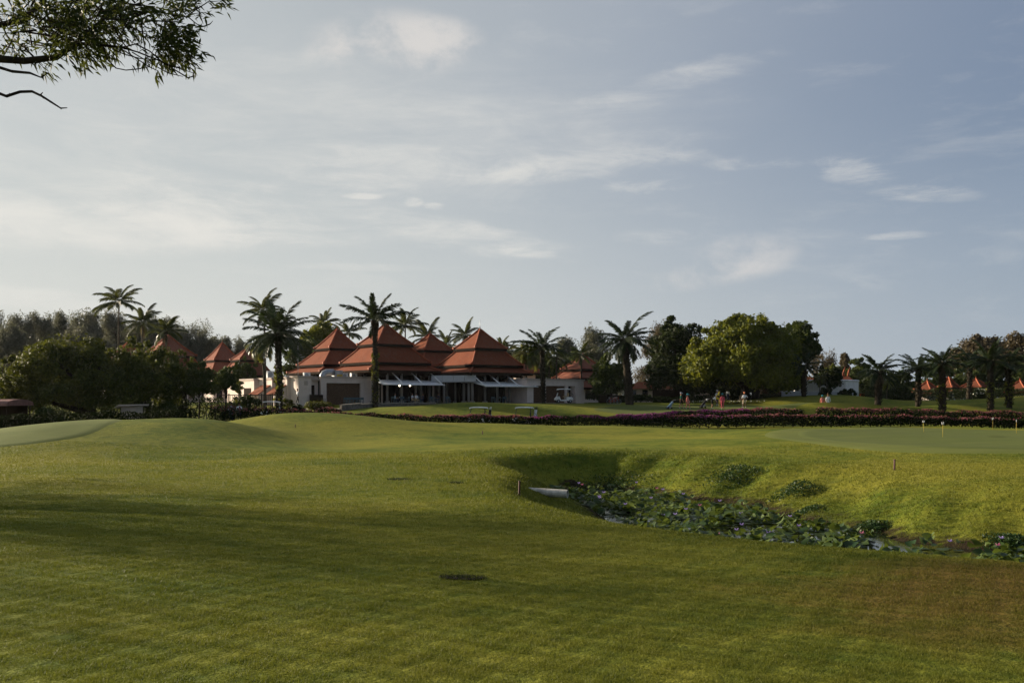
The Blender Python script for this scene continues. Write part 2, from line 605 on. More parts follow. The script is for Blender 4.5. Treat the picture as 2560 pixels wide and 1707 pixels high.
# leaves
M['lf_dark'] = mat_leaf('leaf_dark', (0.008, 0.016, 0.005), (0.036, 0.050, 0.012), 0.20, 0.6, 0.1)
M['lf_rain'] = mat_leaf('leaf_rain_tree', (0.012, 0.024, 0.006), (0.095, 0.105, 0.018), 0.28, 0.6, 0.1)
M['lf_mid'] = mat_leaf('leaf_mid', (0.018, 0.034, 0.008), (0.065, 0.085, 0.018), 0.28)
M['lf_bright'] = mat_leaf('leaf_bright', (0.026, 0.050, 0.008), (0.155, 0.165, 0.020), 0.34)
M['lf_grey'] = mat_leaf('needle_grey_hazed', (0.062, 0.068, 0.055), (0.110, 0.114, 0.092), 0.34)  # grey green needles, lightened so the colour carries part of the haze
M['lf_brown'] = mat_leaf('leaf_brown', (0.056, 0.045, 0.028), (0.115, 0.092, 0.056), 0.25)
M['lf_coco'] = mat_leaf('coconut_leaf', (0.020, 0.032, 0.010), (0.070, 0.080, 0.022), 0.30, 0.5, 0.2)
M['lf_oil'] = mat_leaf('oil_palm_leaf', (0.008, 0.018, 0.006), (0.030, 0.046, 0.013), 0.22, 0.5, 0.2)
M['lf_fox'] = mat_leaf('yellow_palm_leaf', (0.035, 0.052, 0.010), (0.150, 0.150, 0.022), 0.35, 0.4, 0.3)
M['lf_shrub'] = mat_leaf('shrub_leaf', (0.030, 0.044, 0.008), (0.110, 0.112, 0.018), 0.28)
M['lf_hedge'] = mat_leaf('hedge_leaf_shaded', (0.006, 0.012, 0.004), (0.026, 0.034, 0.008), 0.08, 0.8, 0.03)  # leaf colour darkened in place of the shade trees cast on the hedge
M['lf_ivy'] = mat_leaf('ivy_leaf', (0.035, 0.050, 0.008), (0.150, 0.150, 0.020), 0.3)
M['lf_near'] = mat_leaf('near_leaf', (0.014, 0.026, 0.007), (0.060, 0.080, 0.014), 0.30, 0.6, 0.12, (0.12, 0.13, 0.02))
M['lf_weed'] = mat_leaf('weed_leaf', (0.012, 0.032, 0.010), (0.040, 0.075, 0.022), 0.2, 0.5, 0.15)
M['lf_lily'] = mat_leaf('lily_leaf', (0.014, 0.038, 0.007), (0.120, 0.160, 0.036), 0.25, 0.45, 0.25)
M['fl_pink'] = mat_leaf('pink_bract', (0.11, 0.024, 0.048), (0.21, 0.060, 0.078), 0.3, 0.7, 0.1, (0.5, 0.12, 0.2))
M['fl_salmon'] = mat_leaf('salmon_bract', (0.10, 0.032, 0.036), (0.20, 0.085, 0.075), 0.3, 0.7, 0.1, (0.45, 0.15, 0.14))
M['fl_magenta'] = mat_leaf('magenta_bract', (0.12, 0.022, 0.095), (0.23, 0.060, 0.16), 0.3, 0.7, 0.1, (0.45, 0.06, 0.35))
M['fl_white'] = mat_leaf('white_blossom', (0.42, 0.42, 0.32), (0.70, 0.70, 0.58), 0.3, 0.7, 0.1, (0.6, 0.6, 0.5))
M['fl_violet'] = mat_leaf('violet_petal', (0.20, 0.14, 0.42), (0.42, 0.34, 0.62), 0.3, 0.7, 0.1, (0.4, 0.3, 0.7))
M['fl_rose'] = mat_leaf('rose_petal', (0.40, 0.09, 0.20), (0.55, 0.22, 0.30), 0.3, 0.7, 0.1, (0.5, 0.2, 0.3))
# cloth, skin
for k, cc in dict(skin=(0.36, 0.19, 0.12), skin_dark=(0.16, 0.08, 0.05), hair=(0.010, 0.008, 0.007), c_green=(0.02, 0.17, 0.10),
                  c_black=(0.012, 0.012, 0.014), c_salmon=(0.62, 0.20, 0.16), c_pink=(0.62, 0.10, 0.13), c_teal=(0.03, 0.26, 0.33),
                  c_white=(0.70, 0.71, 0.74), c_grey=(0.34, 0.36, 0.42), c_khaki=(0.45, 0.34, 0.20), c_cap=(0.62, 0.22, 0.11),
                  c_blue=(0.36, 0.48, 0.58), c_navy=(0.02, 0.03, 0.06), c_shoe=(0.55, 0.55, 0.55), bag_blue=(0.20, 0.30, 0.40),
                  c_brown=(0.12, 0.07, 0.04), bagblack=(0.015, 0.015, 0.017)).items():
    M[k] = mat_plain(k, cc, 0.8, 0.15, 0, 0.12, 6.0)

# ------------------------------------------------------------------ terrain
CH = np.array([(2.75, 37.4), (4.75, 31.2), (5.4, 26.9), (6.75, 23.0), (9.4, 20.0), (12.6, 17.3), (18.0, 13.5), (26, 8)])
CHW = np.array([1.35, 2.35, 2.35, 2.25, 2.15, 2.4, 2.8, 2.8])
WATER_Z = -1.10
YB = np.array([-80, 0, 6, 10, 14, 18, 23, 30, 40, 60, 80, 92, 100, 107, 115, 122, 129, 140, 170, 1200.])
ZB = np.array([0.6, 0.56, 0.52, 0.44, 0.32, 0.2, 0.1, 0.06, 0.06, 0.1, 0.02, -.05, 0.12, .55, 1.05, 1.5, 1.86, 1.95, 2.0, 2.0])


def chan(x, y):
    """distance beyond the pond's shore and which side of the channel's line the point lies on"""
    best = np.full(np.shape(x), 1e9)
    side = np.zeros(np.shape(x))
    for i in range(len(CH) - 1):
        a, b = CH[i], CH[i + 1]
        d = b - a
        L2 = d @ d
        t = np.clip(((x - a[0]) * d[0] + (y - a[1]) * d[1]) / L2, 0, 1)
        ex, ey = x - a[0] - t * d[0], y - a[1] - t * d[1]
        dist = np.hypot(ex, ey) - (CHW[i] + (CHW[i + 1] - CHW[i]) * t)
        s = d[0] * ey - d[1] * ex
        up = dist < best
        best = np.where(up, dist, best)
        side = np.where(up, s / math.sqrt(L2), side)
    return best, side


def gs(x, y, cx, cy, sx, sy):
    return np.exp(-((x - cx) / sx) ** 2 - ((y - cy) / sy) ** 2)


GREEN = [(13.4, 53.5), (12.9, 47.5), (13.4, 42), (14.9, 38), (18.2, 36), (24, 35), (32, 37), (38, 44), (40, 54), (36, 62), (28, 65), (20, 62), (15.5, 58)]


def H(x, y):
    x = np.asarray(x, float)
    y = np.asarray(y, float)
    z = np.interp(y, YB, ZB)
    # soften the profile's corners
    z = 0.5 * z + 0.25 * np.interp(y - 3, YB, ZB) + 0.25 * np.interp(y + 3, YB, ZB)
    # long ridge on the left with a green in front of its crest, and the swell behind it
    xr = np.maximum(x + 19.5, 0)
    xl = np.maximum(-22 - x, 0)
    z = z + (1.20 * np.exp(-(xr / 6.9) ** 2.9) * (1 - 0.62 * sstep(xl, -1, 7))) * np.exp(-(np.where(y < 53, (y - 53) / 9.0, (y - 53) / 5.5)) ** 2)
    z = z + 1.30 * np.exp(-(np.where(x > -15, (x + 15) / 10.5, (x + 15) / 6.0)) ** 2) * np.exp(-((y - 67) / 7.0) ** 2)
    z = z + 0.10 * gs(x, y, -17.3, 52.5, 4.2, 7)
    z = z + 0.55 * gs(x, y, 3, 69, 9, 8)
    # low swells
    z = z + 0.10 * np.sin(x * 0.21 + 1.0) * np.sin(y * 0.17) * sstep(y, 12, 30) + 0.05 * np.sin(x * 0.55 + y * 0.31)
    # practice green on its shelf
    z = z + 0.42 * np.exp(-(np.maximum(np.hypot((x - 27) / 14.5, (y - 50) / 15.0) - 0.9, 0) / 0.30) ** 2)
    # lawn in front of the clubhouse
    z = z + 1.02 * gs(x, y, -5.5, 113, 12, 6.5) + 0.35 * gs(x, y, 12, 119, 16, 6)
    z = z + 0.30 * gs(x, y, 21, 114, 7, 6) + 1.25 * gs(x, y, 36, 111.5, 8, 3.6) - 0.65 * gs(x, y, 38, 118.5, 6, 2.6)
    z = z + 1.25 * gs(x, y, 40, 128, 10, 7) + 1.15 * gs(x, y, 70, 127, 14, 8) + 0.85 * gs(x, y, 50, 113, 6, 4) + 0.5 * gs(x, y, 78, 118, 9, 5)
    z = z + 0.3 * gs(x, y, 60, 116, 9, 5)
    # pond
    z = z - 0.30 * gs(x, y, 1.3, 25.5, 1.2, 3.2)
    d, s = chan(x, y)
    near = 3.8 + 3.1 * (1 - sstep(y, 14, 27.3)) - 1.2 * sstep(y, 27, 33)
    far = sstep(y, 33, 38)
    wid = np.where(s > 0, 6.4 * (1 - far) + 4.8 * far, near)
    # blend the two banks round the closed end
    wid = np.where(y > 37, 4.6, wid)
    tip = (1 - sstep(x, 1.5, 5.5)) * sstep(y, 34, 38)
    wid = wid * (1 - tip) + 2.9 * tip
    bumps = (0.10 * np.sin(x * 1.7 + y * 0.9) * np.sin(y * 1.3 - x * 0.4) + 0.05 * np.sin(x * 3.1 - y * 2.2)) * sstep(d, 0.0, 1.2) * (1 - sstep(d, 2.5, 6)) * sstep(s, 0.3, 2.5)
    sh = sstep(d, -1.2, wid)
    z = z * sh - 1.32 * (1 - sh) + bumps
    return z


def Hs(x, y):
    return float(H(np.array([x]), np.array([y]))[0])


def hit(px, py, y0=4.0, y1=140.0, n=1400):
    """where the line of sight through a point of the photograph meets the ground"""
    y = np.linspace(y0, y1, n)
    x = PX(px, 1.0) * y
    g_ = H(x, y) - (EYE + (HOR - py / 2.5) / FPX * y)
    i = int(np.argmax(g_ > 0))
    return float(x[i]), float(y[i]), float(H(x[i:i + 1], y[i:i + 1])[0])


def grow(a, b, h, r):
    out = [a]
    sgn = 1 if b > a else -1
    while (out[-1] - b) * sgn < 0:
        out.append(out[-1] + sgn * h)
        h *= r
    return out[1:]


def grid_sheet(name, m, xs, ys):
    X, Y = np.meshgrid(xs, ys)
    Z = H(X, Y)
    V = np.stack([X, Y, Z], -1).reshape(-1, 3)
    nx, ny = len(xs), len(ys)
    i = np.arange(nx - 1)[None, :] + nx * np.arange(ny - 1)[:, None]
    Fq = np.stack([i, i + 1, i + nx + 1, i + nx], -1).reshape(-1, 4)
    return mesh_np(name, V, Fq, m, True)


xs = sorted(grow(-34, -900, 0.7, 1.06)) + list(np.arange(-34, 44, 0.36)) + grow(44 - 0.3, 900, 0.7, 1.06)
ys = sorted(grow(3, -90, 0.6, 1.2)) + list(np.arange(3, 75, 0.36)) + list(np.arange(75, 140, 0.7)) + grow(139.7, 1100, 0.9, 1.10)
ground = obj('ground', grid_sheet('ground', M['turf'], np.array(xs), np.array(ys)))
tag(ground, 'rolling mown lawn of a golf course with a pond hollow', kind='structure')


def inside(poly, x, y):
    x = np.asarray(x, float)
    y = np.asarray(y, float)
    r = np.zeros(x.shape, bool)
    n = len(poly)
    for i in range(n):
        (x1, y1), (x2, y2) = poly[i], poly[(i + 1) % n]
        cnd = (y1 > y) != (y2 > y)
        with np.errstate(divide='ignore', invalid='ignore'):
            xx = (x2 - x1) * (y - y1) / (y2 - y1 + 1e-12) + x1
        r ^= cnd & (x < xx)
    return r


def spline_loop(P, k=10):
    P = np.asarray(P, float)
    n = len(P)
    out = []
    for i in range(n):
        p0, p1, p2, p3 = P[i - 1], P[i], P[(i + 1) % n], P[(i + 2) % n]
        for j in range(k):
            t = j / k
            out.append(0.5 * ((2 * p1) + (-p0 + p2) * t + (2 * p0 - 5 * p1 + 4 * p2 - p3) * t * t + (-p0 + 3 * p1 - 3 * p2 + p3) * t ** 3))
    return np.array(out)


def sheet(name, label, poly, m, lift, rings=26, k=10):
    """a mown surface that follows the terrain: concentric rings from the outline to its middle"""
    P = spline_loop(poly, k)
    c0 = P.mean(0)
    n = len(P)
    V = []
    for r in range(rings):
        s = 1 - r / rings
        Q = c0 + (P - c0) * s
        z = H(Q[:, 0], Q[:, 1]) + lift
        if r == 0:
            z = z - lift - 0.02
        V.append(np.column_stack([Q, z]))
    V = np.concatenate(V)
    F = []
    for r in range(rings - 1):
        for i in range(n):
            j = (i + 1) % n
            F.append((r * n + i, r * n + j, (r + 1) * n + j, (r + 1) * n + i))
    me = mesh_np(name, V, F, m, True)
    o = obj(name, me)
    tag(o, label, kind='structure')
    return P


def shrink(poly, s):
    P = np.asarray(poly, float)
    c0 = P.mean(0)
    d = P - c0
    L = np.hypot(d[:, 0], d[:, 1])[:, None]
    return c0 + d * (L - s) / L


sheet('green_collar', 'lighter collar of grass round the practice green', GREEN, M['collar'], 0.030)
PG = sheet('putting_green', 'smooth practice putting green with four small pins', shrink(GREEN, 1.7), M['green'], 0.055)
LG = [(-21.0, 53.5), (-19.8, 49), (-19.6, 45), (-21.5, 41), (-26, 38), (-33, 37), (-40, 41), (-43, 47), (-40, 53), (-33, 56), (-26, 56)]
sheet('putting_green', 'smooth green on the slope before the dark hedge', LG, M['left_green'], 0.045)
FG = [(9, 112), (14, 108), (22, 107), (30, 109), (35, 114), (32, 120), (22, 122), (13, 119)]
sheet('putting_green', 'far green where the golfers putt round the yellow flag', FG, M['green'], 0.05, 14, 8)

# ------------------------------------------------------------------ architecture
PHI = math.atan2(0.6, 0.8)      # the whole compound is turned by this angle


def roof_tier(root, a, b, z0, z1, m, name='roof', th=0.16, curve=0.16, ridge=True, drop=0.20):
    """hipped tier: square eave of half width a at z0 up to a square of half width b at z1, sagging a little towards the eave"""
    mb = MB()
    n = 4
    rings = []
    for i in range(n + 1):
        t = i / n
        r = a + (b - a) * t
        z = z0 + (z1 - z0) * (t - curve * t * (1 - t))
        rings.append((max(r, 0.02), z))
    vs, fs = [], []
    for r, z in rings:
        vs += [(-r, -r, z), (r, -r, z), (r, r, z), (-r, r, z)]
    for i in range(n):
        for k in range(4):
            k2 = (k + 1) % 4
            fs.append((i * 4 + k, i * 4 + k2, i * 4 + 4 + k2, i * 4 + 4 + k))
    fs.append((n * 4, n * 4 + 1, n * 4 + 2, n * 4 + 3))
    q = len(vs)
    vs += [(-a, -a, z0 - th), (a, -a, z0 - th), (a, a, z0 - th), (-a, a, z0 - th)]
    for k in range(4):
        fs.append((q + k, q + (k + 1) % 4, (k + 1) % 4, k))
    fs.append((q + 3, q + 2, q + 1, q))
    mb.add(vs, fs)
    rf = mb.build(name, m, root)
    if ridge:
        for k in range(4):
            rb = MB()
            sx, sy = ((-1, -1), (1, -1), (1, 1), (-1, 1))[k]
            rb.tube([(sx * (r + 0.03), sy * (r + 0.03), z + 0.05) for r, z in rings], 0.12, 5)
            rb.box(sx * a - 0.14, sx * a + 0.14, sy * a - 0.14, sy * a + 0.14, z0 - 0.02, z0 + 0.26)
            rb.build('hip_ridge', M['ridge'], rf)
    fb = MB()
    for sx, sy in ((0, -1), (0, 1)):
        fb.box(-a - 0.03, a + 0.03, sy * a - 0.05, sy * a + 0.05, z0 - th - drop, z0 - 0.03)
    for sx in (-1, 1):
        fb.box(sx * a - 0.05, sx * a + 0.05, -a + 0.06, a - 0.06, z0 - th - drop, z0 - 0.03)
    fb.build('fascia', M['timber'], rf)
    return rf


def pavilion(label, px, D, apex_y, tiers, ground, group, m='roof', columns=True, rz=PHI, name='pavilion', finial=True):
    """tiers: (width of the square in photograph pixels, row of its eave) from the top one down"""
    x = PX(px, D)
    root = thing(name, label, 'pavilion', (x, D, ground), rz, group)
    zt = PZ(apex_y, D) - ground
    b = 0.05
    last = None
    for i, (L, ye) in enumerate(tiers):
        a = PM(L, D) / 2
        z0 = PZ(ye, D) - ground
        roof_tier(root, a, b, z0, zt, M[m], 'roof')
        if i + 1 < len(tiers):
            nb = a * 0.90
            zt = z0 - 0.36
            w_ = MB()
            w_.box(-nb * 0.98, nb * 0.98, -nb * 0.98, nb * 0.98, zt - 0.3, z0 - 0.10)
            w_.build('clerestory', M['timber'], root)
            b = nb
        last = (a, z0)
    if finial:
        f = MB()
        z = PZ(apex_y, D) - ground
        f.tube([(0, 0, z - 0.1), (0, 0, z + 0.12), (0, 0, z + 0.55)], [0.16, 0.10, 0.01], 6)
        f.build('finial', M['ridge'], root)
    a, z0 = last
    if columns:
        ca = a - 1.1
        for k in range(5):
            for (cx, cy) in {(-ca + 2 * ca * k / 4, -ca), (-ca + 2 * ca * k / 4, ca), (-ca, -ca + 2 * ca * k / 4), (ca, -ca + 2 * ca * k / 4)}:
                if k in (0, 4) and abs(cx) != ca:
                    continue
                cb = MB()
                cb.tube([(cx, cy, 0.0), (cx, cy, z0 - 0.4)], 0.17, 8)
                cb.box(cx - 0.24, cx + 0.24, cy - 0.24, cy + 0.24, 0.05, 0.35)
                cb.build('column', M['column'], root)
        bm_ = MB()
        for s in (-1, 1):
            bm_.box(-ca - 0.2, ca + 0.2, s * ca - 0.14, s * ca + 0.14, z0 - 0.62, z0 - 0.30)
            bm_.box(s * ca - 0.14, s * ca + 0.14, -ca + 0.15, ca - 0.15, z0 - 0.62, z0 - 0.30)
        bm_.build('ring_beam', M['timber'], root)
        fl = MB()
        fl.box(-a, a, -a, a, -0.6, 0.05)
        fl.build('floor_slab', M['darkfloor'], root)
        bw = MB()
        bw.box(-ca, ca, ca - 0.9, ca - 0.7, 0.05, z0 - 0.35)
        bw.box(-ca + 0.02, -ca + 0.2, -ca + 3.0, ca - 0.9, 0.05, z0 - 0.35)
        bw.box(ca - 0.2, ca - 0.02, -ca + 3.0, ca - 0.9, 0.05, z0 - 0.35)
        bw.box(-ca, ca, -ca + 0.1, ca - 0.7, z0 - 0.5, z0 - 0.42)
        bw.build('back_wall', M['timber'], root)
        # counter and shelves in the dark dining room, and folded glass doors between the posts
        ct = MB()
        ct.box(-ca * 0.5, ca * 0.5, ca - 2.2, ca - 1.6, 0.05, 1.1)
        ct.build('counter', M['timber'], root)
        for k in range(7):
            gd = MB()
            cx = -ca + 1.0 + k * (2 * ca - 2.0) / 6
            gd.box(cx - 0.03, cx + 0.03, -ca + 1.6, -ca + 1.9, 0.05, z0 - 0.7)
            gd.build('folded_door', M['timber'], root)
    else:
        w_ = MB()
        ca = a - 0.8
        w_.box(-ca, ca, -ca, ca, -0.3, z0 - 0.15)
        w_.build('wall', M['plaster'], root)
        for k in range(3):
            wn = MB()
            cx = -ca * 0.6 + k * ca * 0.6
            wn.box(cx - 0.5, cx + 0.5, -ca - 0.03, -ca + 0.1, 0.6, 2.0)
            wn.build('window', M['glass'], root)
    return root, a, z0


GZ = 1.9
pavL, aL, zL = pavilion('largest red tiled pavilion of the clubhouse, behind the palm with climbing leaves', 963, 133, 810, [(101, 861), (165, 907), (201, 927)], GZ, 'three tiered clubhouse pavilions')
pavR, aR, zR = pavilion('red tiled dining pavilion with needle on its tip beside the low annex', 1200, 136, 823, [(95, 871), (153, 913), (187, 932)], GZ, 'three tiered clubhouse pavilions')
pavB, aB, zB = pavilion('red tiered roof rising behind the rooftop cooling units', 843, 146, 823, [(84, 871), (148, 912), (184, 931)], GZ, 'three tiered clubhouse pavilions')
pavM, aM, zM = pavilion('smaller red roof between the two large front pavilions', 1075, 152, 834, [(86, 876), (140, 917), (176, 940)], GZ, 'three tiered clubhouse pavilions')
# lightning rod on the right pavilion
rod = MB()
zt = PZ(823, 136) - GZ
rod.tube([(0, 0, zt), (0, 0, zt + 1.3)], 0.03, 5)
rod.build('lightning_rod', M['metalg'], pavR)
# the roofs of villas further off
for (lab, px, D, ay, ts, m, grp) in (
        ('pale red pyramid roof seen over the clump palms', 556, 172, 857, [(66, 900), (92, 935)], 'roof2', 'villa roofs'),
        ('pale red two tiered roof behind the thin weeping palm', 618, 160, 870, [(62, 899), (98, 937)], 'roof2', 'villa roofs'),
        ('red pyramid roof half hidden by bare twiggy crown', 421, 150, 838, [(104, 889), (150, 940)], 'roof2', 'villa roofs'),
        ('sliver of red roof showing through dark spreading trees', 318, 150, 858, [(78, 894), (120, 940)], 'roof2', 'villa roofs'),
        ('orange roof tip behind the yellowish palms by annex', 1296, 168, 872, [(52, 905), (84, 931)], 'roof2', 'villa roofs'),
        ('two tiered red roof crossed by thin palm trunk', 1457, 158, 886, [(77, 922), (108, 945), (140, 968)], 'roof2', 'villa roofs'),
        ('small orange pyramid roof between the oil palm trunks', 2372, 150, 943, [(36, 967), (40, 976)], 'roof3', 'bungalow roofs'),
        ('broad low orange roof beyond the pyramid roofed bungalow', 2440, 162, 947, [(54, 967), (60, 976)], 'roof3', 'bungalow roofs'),
        ('dark red hipped roof at the edge of the oil palm row', 2318, 152, 953, [(44, 974), (48, 982)], 'roof3', 'bungalow roofs'),
        ('orange roof half hidden behind the last oil palms', 2550, 158, 951, [(46, 971), (50, 980)], 'roof3', 'bungalow roofs')):
    pavilion(lab, px, D, ay, ts, Hs(PX(px, D), D), grp, m, False, name='villa')


def box_part(root, name, m, *b):
    mb = MB()
    mb.box(*b)
    return mb.build(name, m, root)


# annex: white flat roofed service wing, local x runs along its shaded front, local y runs back along its sunlit side
AX, AD = PX(746, 122), 122.0
AZ = 1.72
annex = thing('service_wing', 'pale flat roofed service wing with brown stone panel and stepped walls', 'building', (AX, AD, AZ), PHI)
HT = PZ(938, 122) - AZ
pl = M['plaster']


def wall_block(root, x0, x1, y0, y1, h, base=-0.4):
    box_part(root, 'wall', pl, x0, x1, y0, y1, base, h - 0.22)
    c_ = MB()
    c_.box(x0 - 0.12, x1 + 0.12, y0 - 0.12, y1 + 0.12, h - 0.22, h)
    c_.build('coping', M['coping'], root)


wall_block(annex, 0, 1.72, 0, 2.3, HT)                       # corner pier
box_part(annex, 'wall', pl, 1.72, 3.2, 1.2, 2.2, -0.4, HT - 0.22)      # recess
box_part(annex, 'coping', M['coping'], 1.84, 3.08, 1.08, 2.3, HT - 0.22, HT - 0.003)
box_part(annex, 'door', M['timber'], 1.9, 2.7, 1.14, 1.22, 0.0, 2.5)
box_part(annex, 'vent_grille', M['coping'], 0.75, 1.25, -0.04, 0.05, 2.45, 3.0)
gt = box_part(annex, 'gate', M['timber'], 1.4, 3.15, -0.35, -0.27, 0.0, 1.3)
box_part(annex, 'gate_post', M['timber'], 1.36, 1.44, -0.36, -0.26, 0.0, 1.36)
# front with the big recessed stone panel: piers, lintel, panel
mx0, mx1, my = 3.2, 10.9, 0.35
p0, p1, ph = 3.95, 8.75, 2.78
for a_, b_ in ((mx0, p0), (p1, mx1)):
    box_part(annex, 'wall', pl, a_, b_, my, my + 0.4, -0.4, HT - 0.22)
box_part(annex, 'wall', pl, p0, p1, my, my + 0.4, ph, HT - 0.22)
box_part(annex, 'coping', M['coping'], mx0 - 0.08, mx1 + 0.1, my - 0.1, my + 0.5, HT - 0.22, HT)
box_part(annex, 'stone_panel', M['slatbrown'], p0 + 0.002, p1 - 0.002, my + 0.30, my + 0.38, -0.3, ph)
box_part(annex, 'roof_deck', M['coping'], 0.2, mx1, my + 0.4, 6.0, HT - 0.5, HT - 0.3)
box_part(annex, 'wall', pl, mx1 - 0.3, mx1, my + 0.41, 6.0, -0.4, HT - 0.3)
box_part(annex, 'wall', pl, mx1 + 0.004, mx1 + 1.6, my + 0.9, my + 1.1, -0.4, 2.7)
box_part(annex, 'wall', pl, 1.73, 1.9, 2.31, 6.0, -0.4, HT - 0.3)
box_part(annex, 'low_box', M['coping'], 3.35, 3.85, my - 0.3, my - 0.003, 0.0, 0.85)
# stepped left side
hs = HT - 0.12
steps = [(-0.45, 2.31, 5.4), (-1.1, 5.4, 9.6), (-1.75, 9.6, 14.2)]
for i, (fx, y0, y1) in enumerate(steps):
    wall_block(annex, fx, 3.0, y0, y1 - 0.004, hs - 0.04 * i)
box_part(annex, 'window', M['timber'], -1.80, -1.70, 10.6, 12.9, 0.9, 2.2)
for (y0, y1, x1) in ((5.9, 8.9, -1.1), (2.5, 5.2, -0.45)):
    r_ = MB()                                                # lean-to roofs of tile on the sunlit side
    r_.add([(x1 - 1.7, y0, 1.35), (x1 - 1.7, y1, 1.35), (x1 - 0.004, y1, 2.55), (x1 - 0.004, y0, 2.55),
            (x1 - 1.7, y0, 1.23), (x1 - 1.7, y1, 1.23), (x1 - 0.004, y1, 2.43), (x1 - 0.004, y0, 2.43)],
           [(0, 3, 2, 1), (4, 5, 6, 7), (0, 1, 5, 4), (1, 2, 6, 5), (3, 0, 4, 7)])
    r_.build('lean_to_roof', M['roof'], annex)
    e_ = MB()
    e_.add([(x1 - 1.6, y0 + 0.1, -0.3), (x1 - 0.01, y0 + 0.1, -0.3), (x1 - 0.01, y0 + 0.1, 2.4), (x1 - 1.6, y0 + 0.1, 1.28),
            (x1 - 1.6, y0 + 0.25, -0.3), (x1 - 0.01, y0 + 0.25, -0.3), (x1 - 0.01, y0 + 0.25, 2.4), (x1 - 1.6, y0 + 0.25, 1.28)],
           [(0, 1, 2, 3), (7, 6, 5, 4), (0, 4, 5, 1), (1, 5, 6, 2), (2, 6, 7, 3), (3, 7, 4, 0)])
    e_.build('wall', pl, annex)


def local_pt(root, x, y, z):
    c_, s_ = math.cos(root.rotation_euler.z), math.sin(root.rotation_euler.z)
    return (root.location.x + c_ * x - s_ * y, root.location.y + s_ * x + c_ * y, root.location.z + z)


def ac_unit(label, x, y, z, rz=PHI, s=1.0):
    t = thing('air_conditioner', label, 'air conditioner', local_pt(annex, x, y, z), rz, 'cooling units on the flat roof')
    b_ = MB()
    b_.box(-0.42 * s, 0.42 * s, -0.2 * s, 0.2 * s, 0.06, 0.8 * s)
    b_.build('casing', M['whitepaint'], t)
    f_ = MB()
    f_.tube([(-0.08 * s, -0.2 * s, 0.42 * s), (-0.08 * s, -0.23 * s, 0.42 * s)], 0.27 * s, 12)
    f_.build('fan_guard', M['metalg'], t)
    for k in (-0.3, 0.3):
        box_part(t, 'foot', M['black'], k * s - 0.04, k * s + 0.04, -0.2 * s, 0.2 * s, 0, 0.06)
    return t


zr = HT - 0.3
ac_unit('white cooling unit in front of the big roof, by the duct', 7.3, 2.0, zr)
ac_unit('white cooling unit closest to the climbing palm on the flat roof', 8.6, 2.0, zr)
ac_unit('white cooling unit alone on the roof left of the duct', 2.6, 3.2, zr)
ac_unit('tall white cooling unit on stepped wing beside thick palm trunk', -0.2, 8.0, hs - 0.04, PHI, 1.15)
ac_unit('low white cooling unit on stepped wing beside thick palm trunk', 0.3, 6.6, hs - 0.04, PHI, 0.75)
duct = thing('air_duct', 'curved silver air duct with yellow patch on the flat roof', 'duct', local_pt(annex, 5.3, 2.0, zr), PHI)
d_ = MB()
pts = [(-1.1, 0, 0.0), (-1.08, 0, 0.35), (-0.9, 0, 0.68), (-0.55, 0, 0.82), (0.0, 0, 0.84), (0.45, 0, 0.84)]
d_.tube(pts, 0.42, 8)
d_.build('duct_elbow', M['metalg'], duct)
box_part(duct, 'fan_box', M['metalg'], 0.45, 1.5, -0.5, 0.5, 0.0, 1.1)
box_part(duct, 'warning_panel', M['yellowpaint'], 0.65, 1.45, -0.55, -0.503, 0.15, 0.6)
# roof pipes
pip = MB()
pip.tube([(-0.9, 3.4, 0.12), (1.2, 3.4, 0.16), (1.3, 3.5, 0.1)], 0.09, 6)
o_ = pip.build('roof_pipe', M['metalg'], None)
o_.location = local_pt(annex, 0.8, 0.6, zr + 0.15)
o_.rotation_euler = (0, 0, PHI)
tag(o_, 'grey pipe lying on the flat roof near its corner', 'pipe')
# right annex
BX, BD = PX(1318, 132), 132.0
BZ = 1.93
annex2 = thing('service_annex', 'low pink annex with brown stone panels and a dark doorway', 'building', (BX, BD, BZ), PHI)
H2 = PZ(945, 132) - BZ
h2 = 2.35
cuts = [(0.0, 1.05, 'wall'), (1.05, 2.9, 'panel'), (2.9, 3.2, 'wall'), (3.2, 6.6, 'panel'), (6.6, 7.1, 'wall'), (7.1, 8.3, 'door'), (8.3, 9.9, 'wall')]
for a_, b_, kd in cuts:
    if kd == 'wall':
        box_part(annex2, 'wall', pl, a_, b_, 0, 0.35, -0.4, h2)
    elif kd == 'panel':
        box_part(annex2, 'stone_panel', M['slatbrown'], a_ + 0.002, b_ - 0.002, 0.25, 0.34, -0.3, h2)
    else:
        box_part(annex2, 'door', M['timber'], a_ + 0.002, b_ - 0.002, 0.8, 0.86, -0.1, h2)
        box_part(annex2, 'wall', pl, b_ - 0.1, b_ - 0.003, 0.36, 0.8, -0.1, h2)
box_part(annex2, 'lintel', pl, 0.0, 9.9, 0, 0.35, h2 + 0.002, H2 - 0.2)
box_part(annex2, 'coping', M['coping'], -0.12, 10.02, -0.12, 5.1, H2 - 0.2, H2)
box_part(annex2, 'wall', pl, 0.0, 0.3, 0.352, 5.0, -0.4, H2 - 0.2)
box_part(annex2, 'wall', pl, 9.6, 9.9, 0.352, 5.0, -0.4, H2 - 0.2)
box_part(annex2, 'low_wall', pl, 7.75, 9.2, -0.9, -0.75, -0.3, 1.15)
box_part(annex2, 'plinth', M['paving'], 0, 10.3, -0.5, -0.004, -0.4, 0.05)
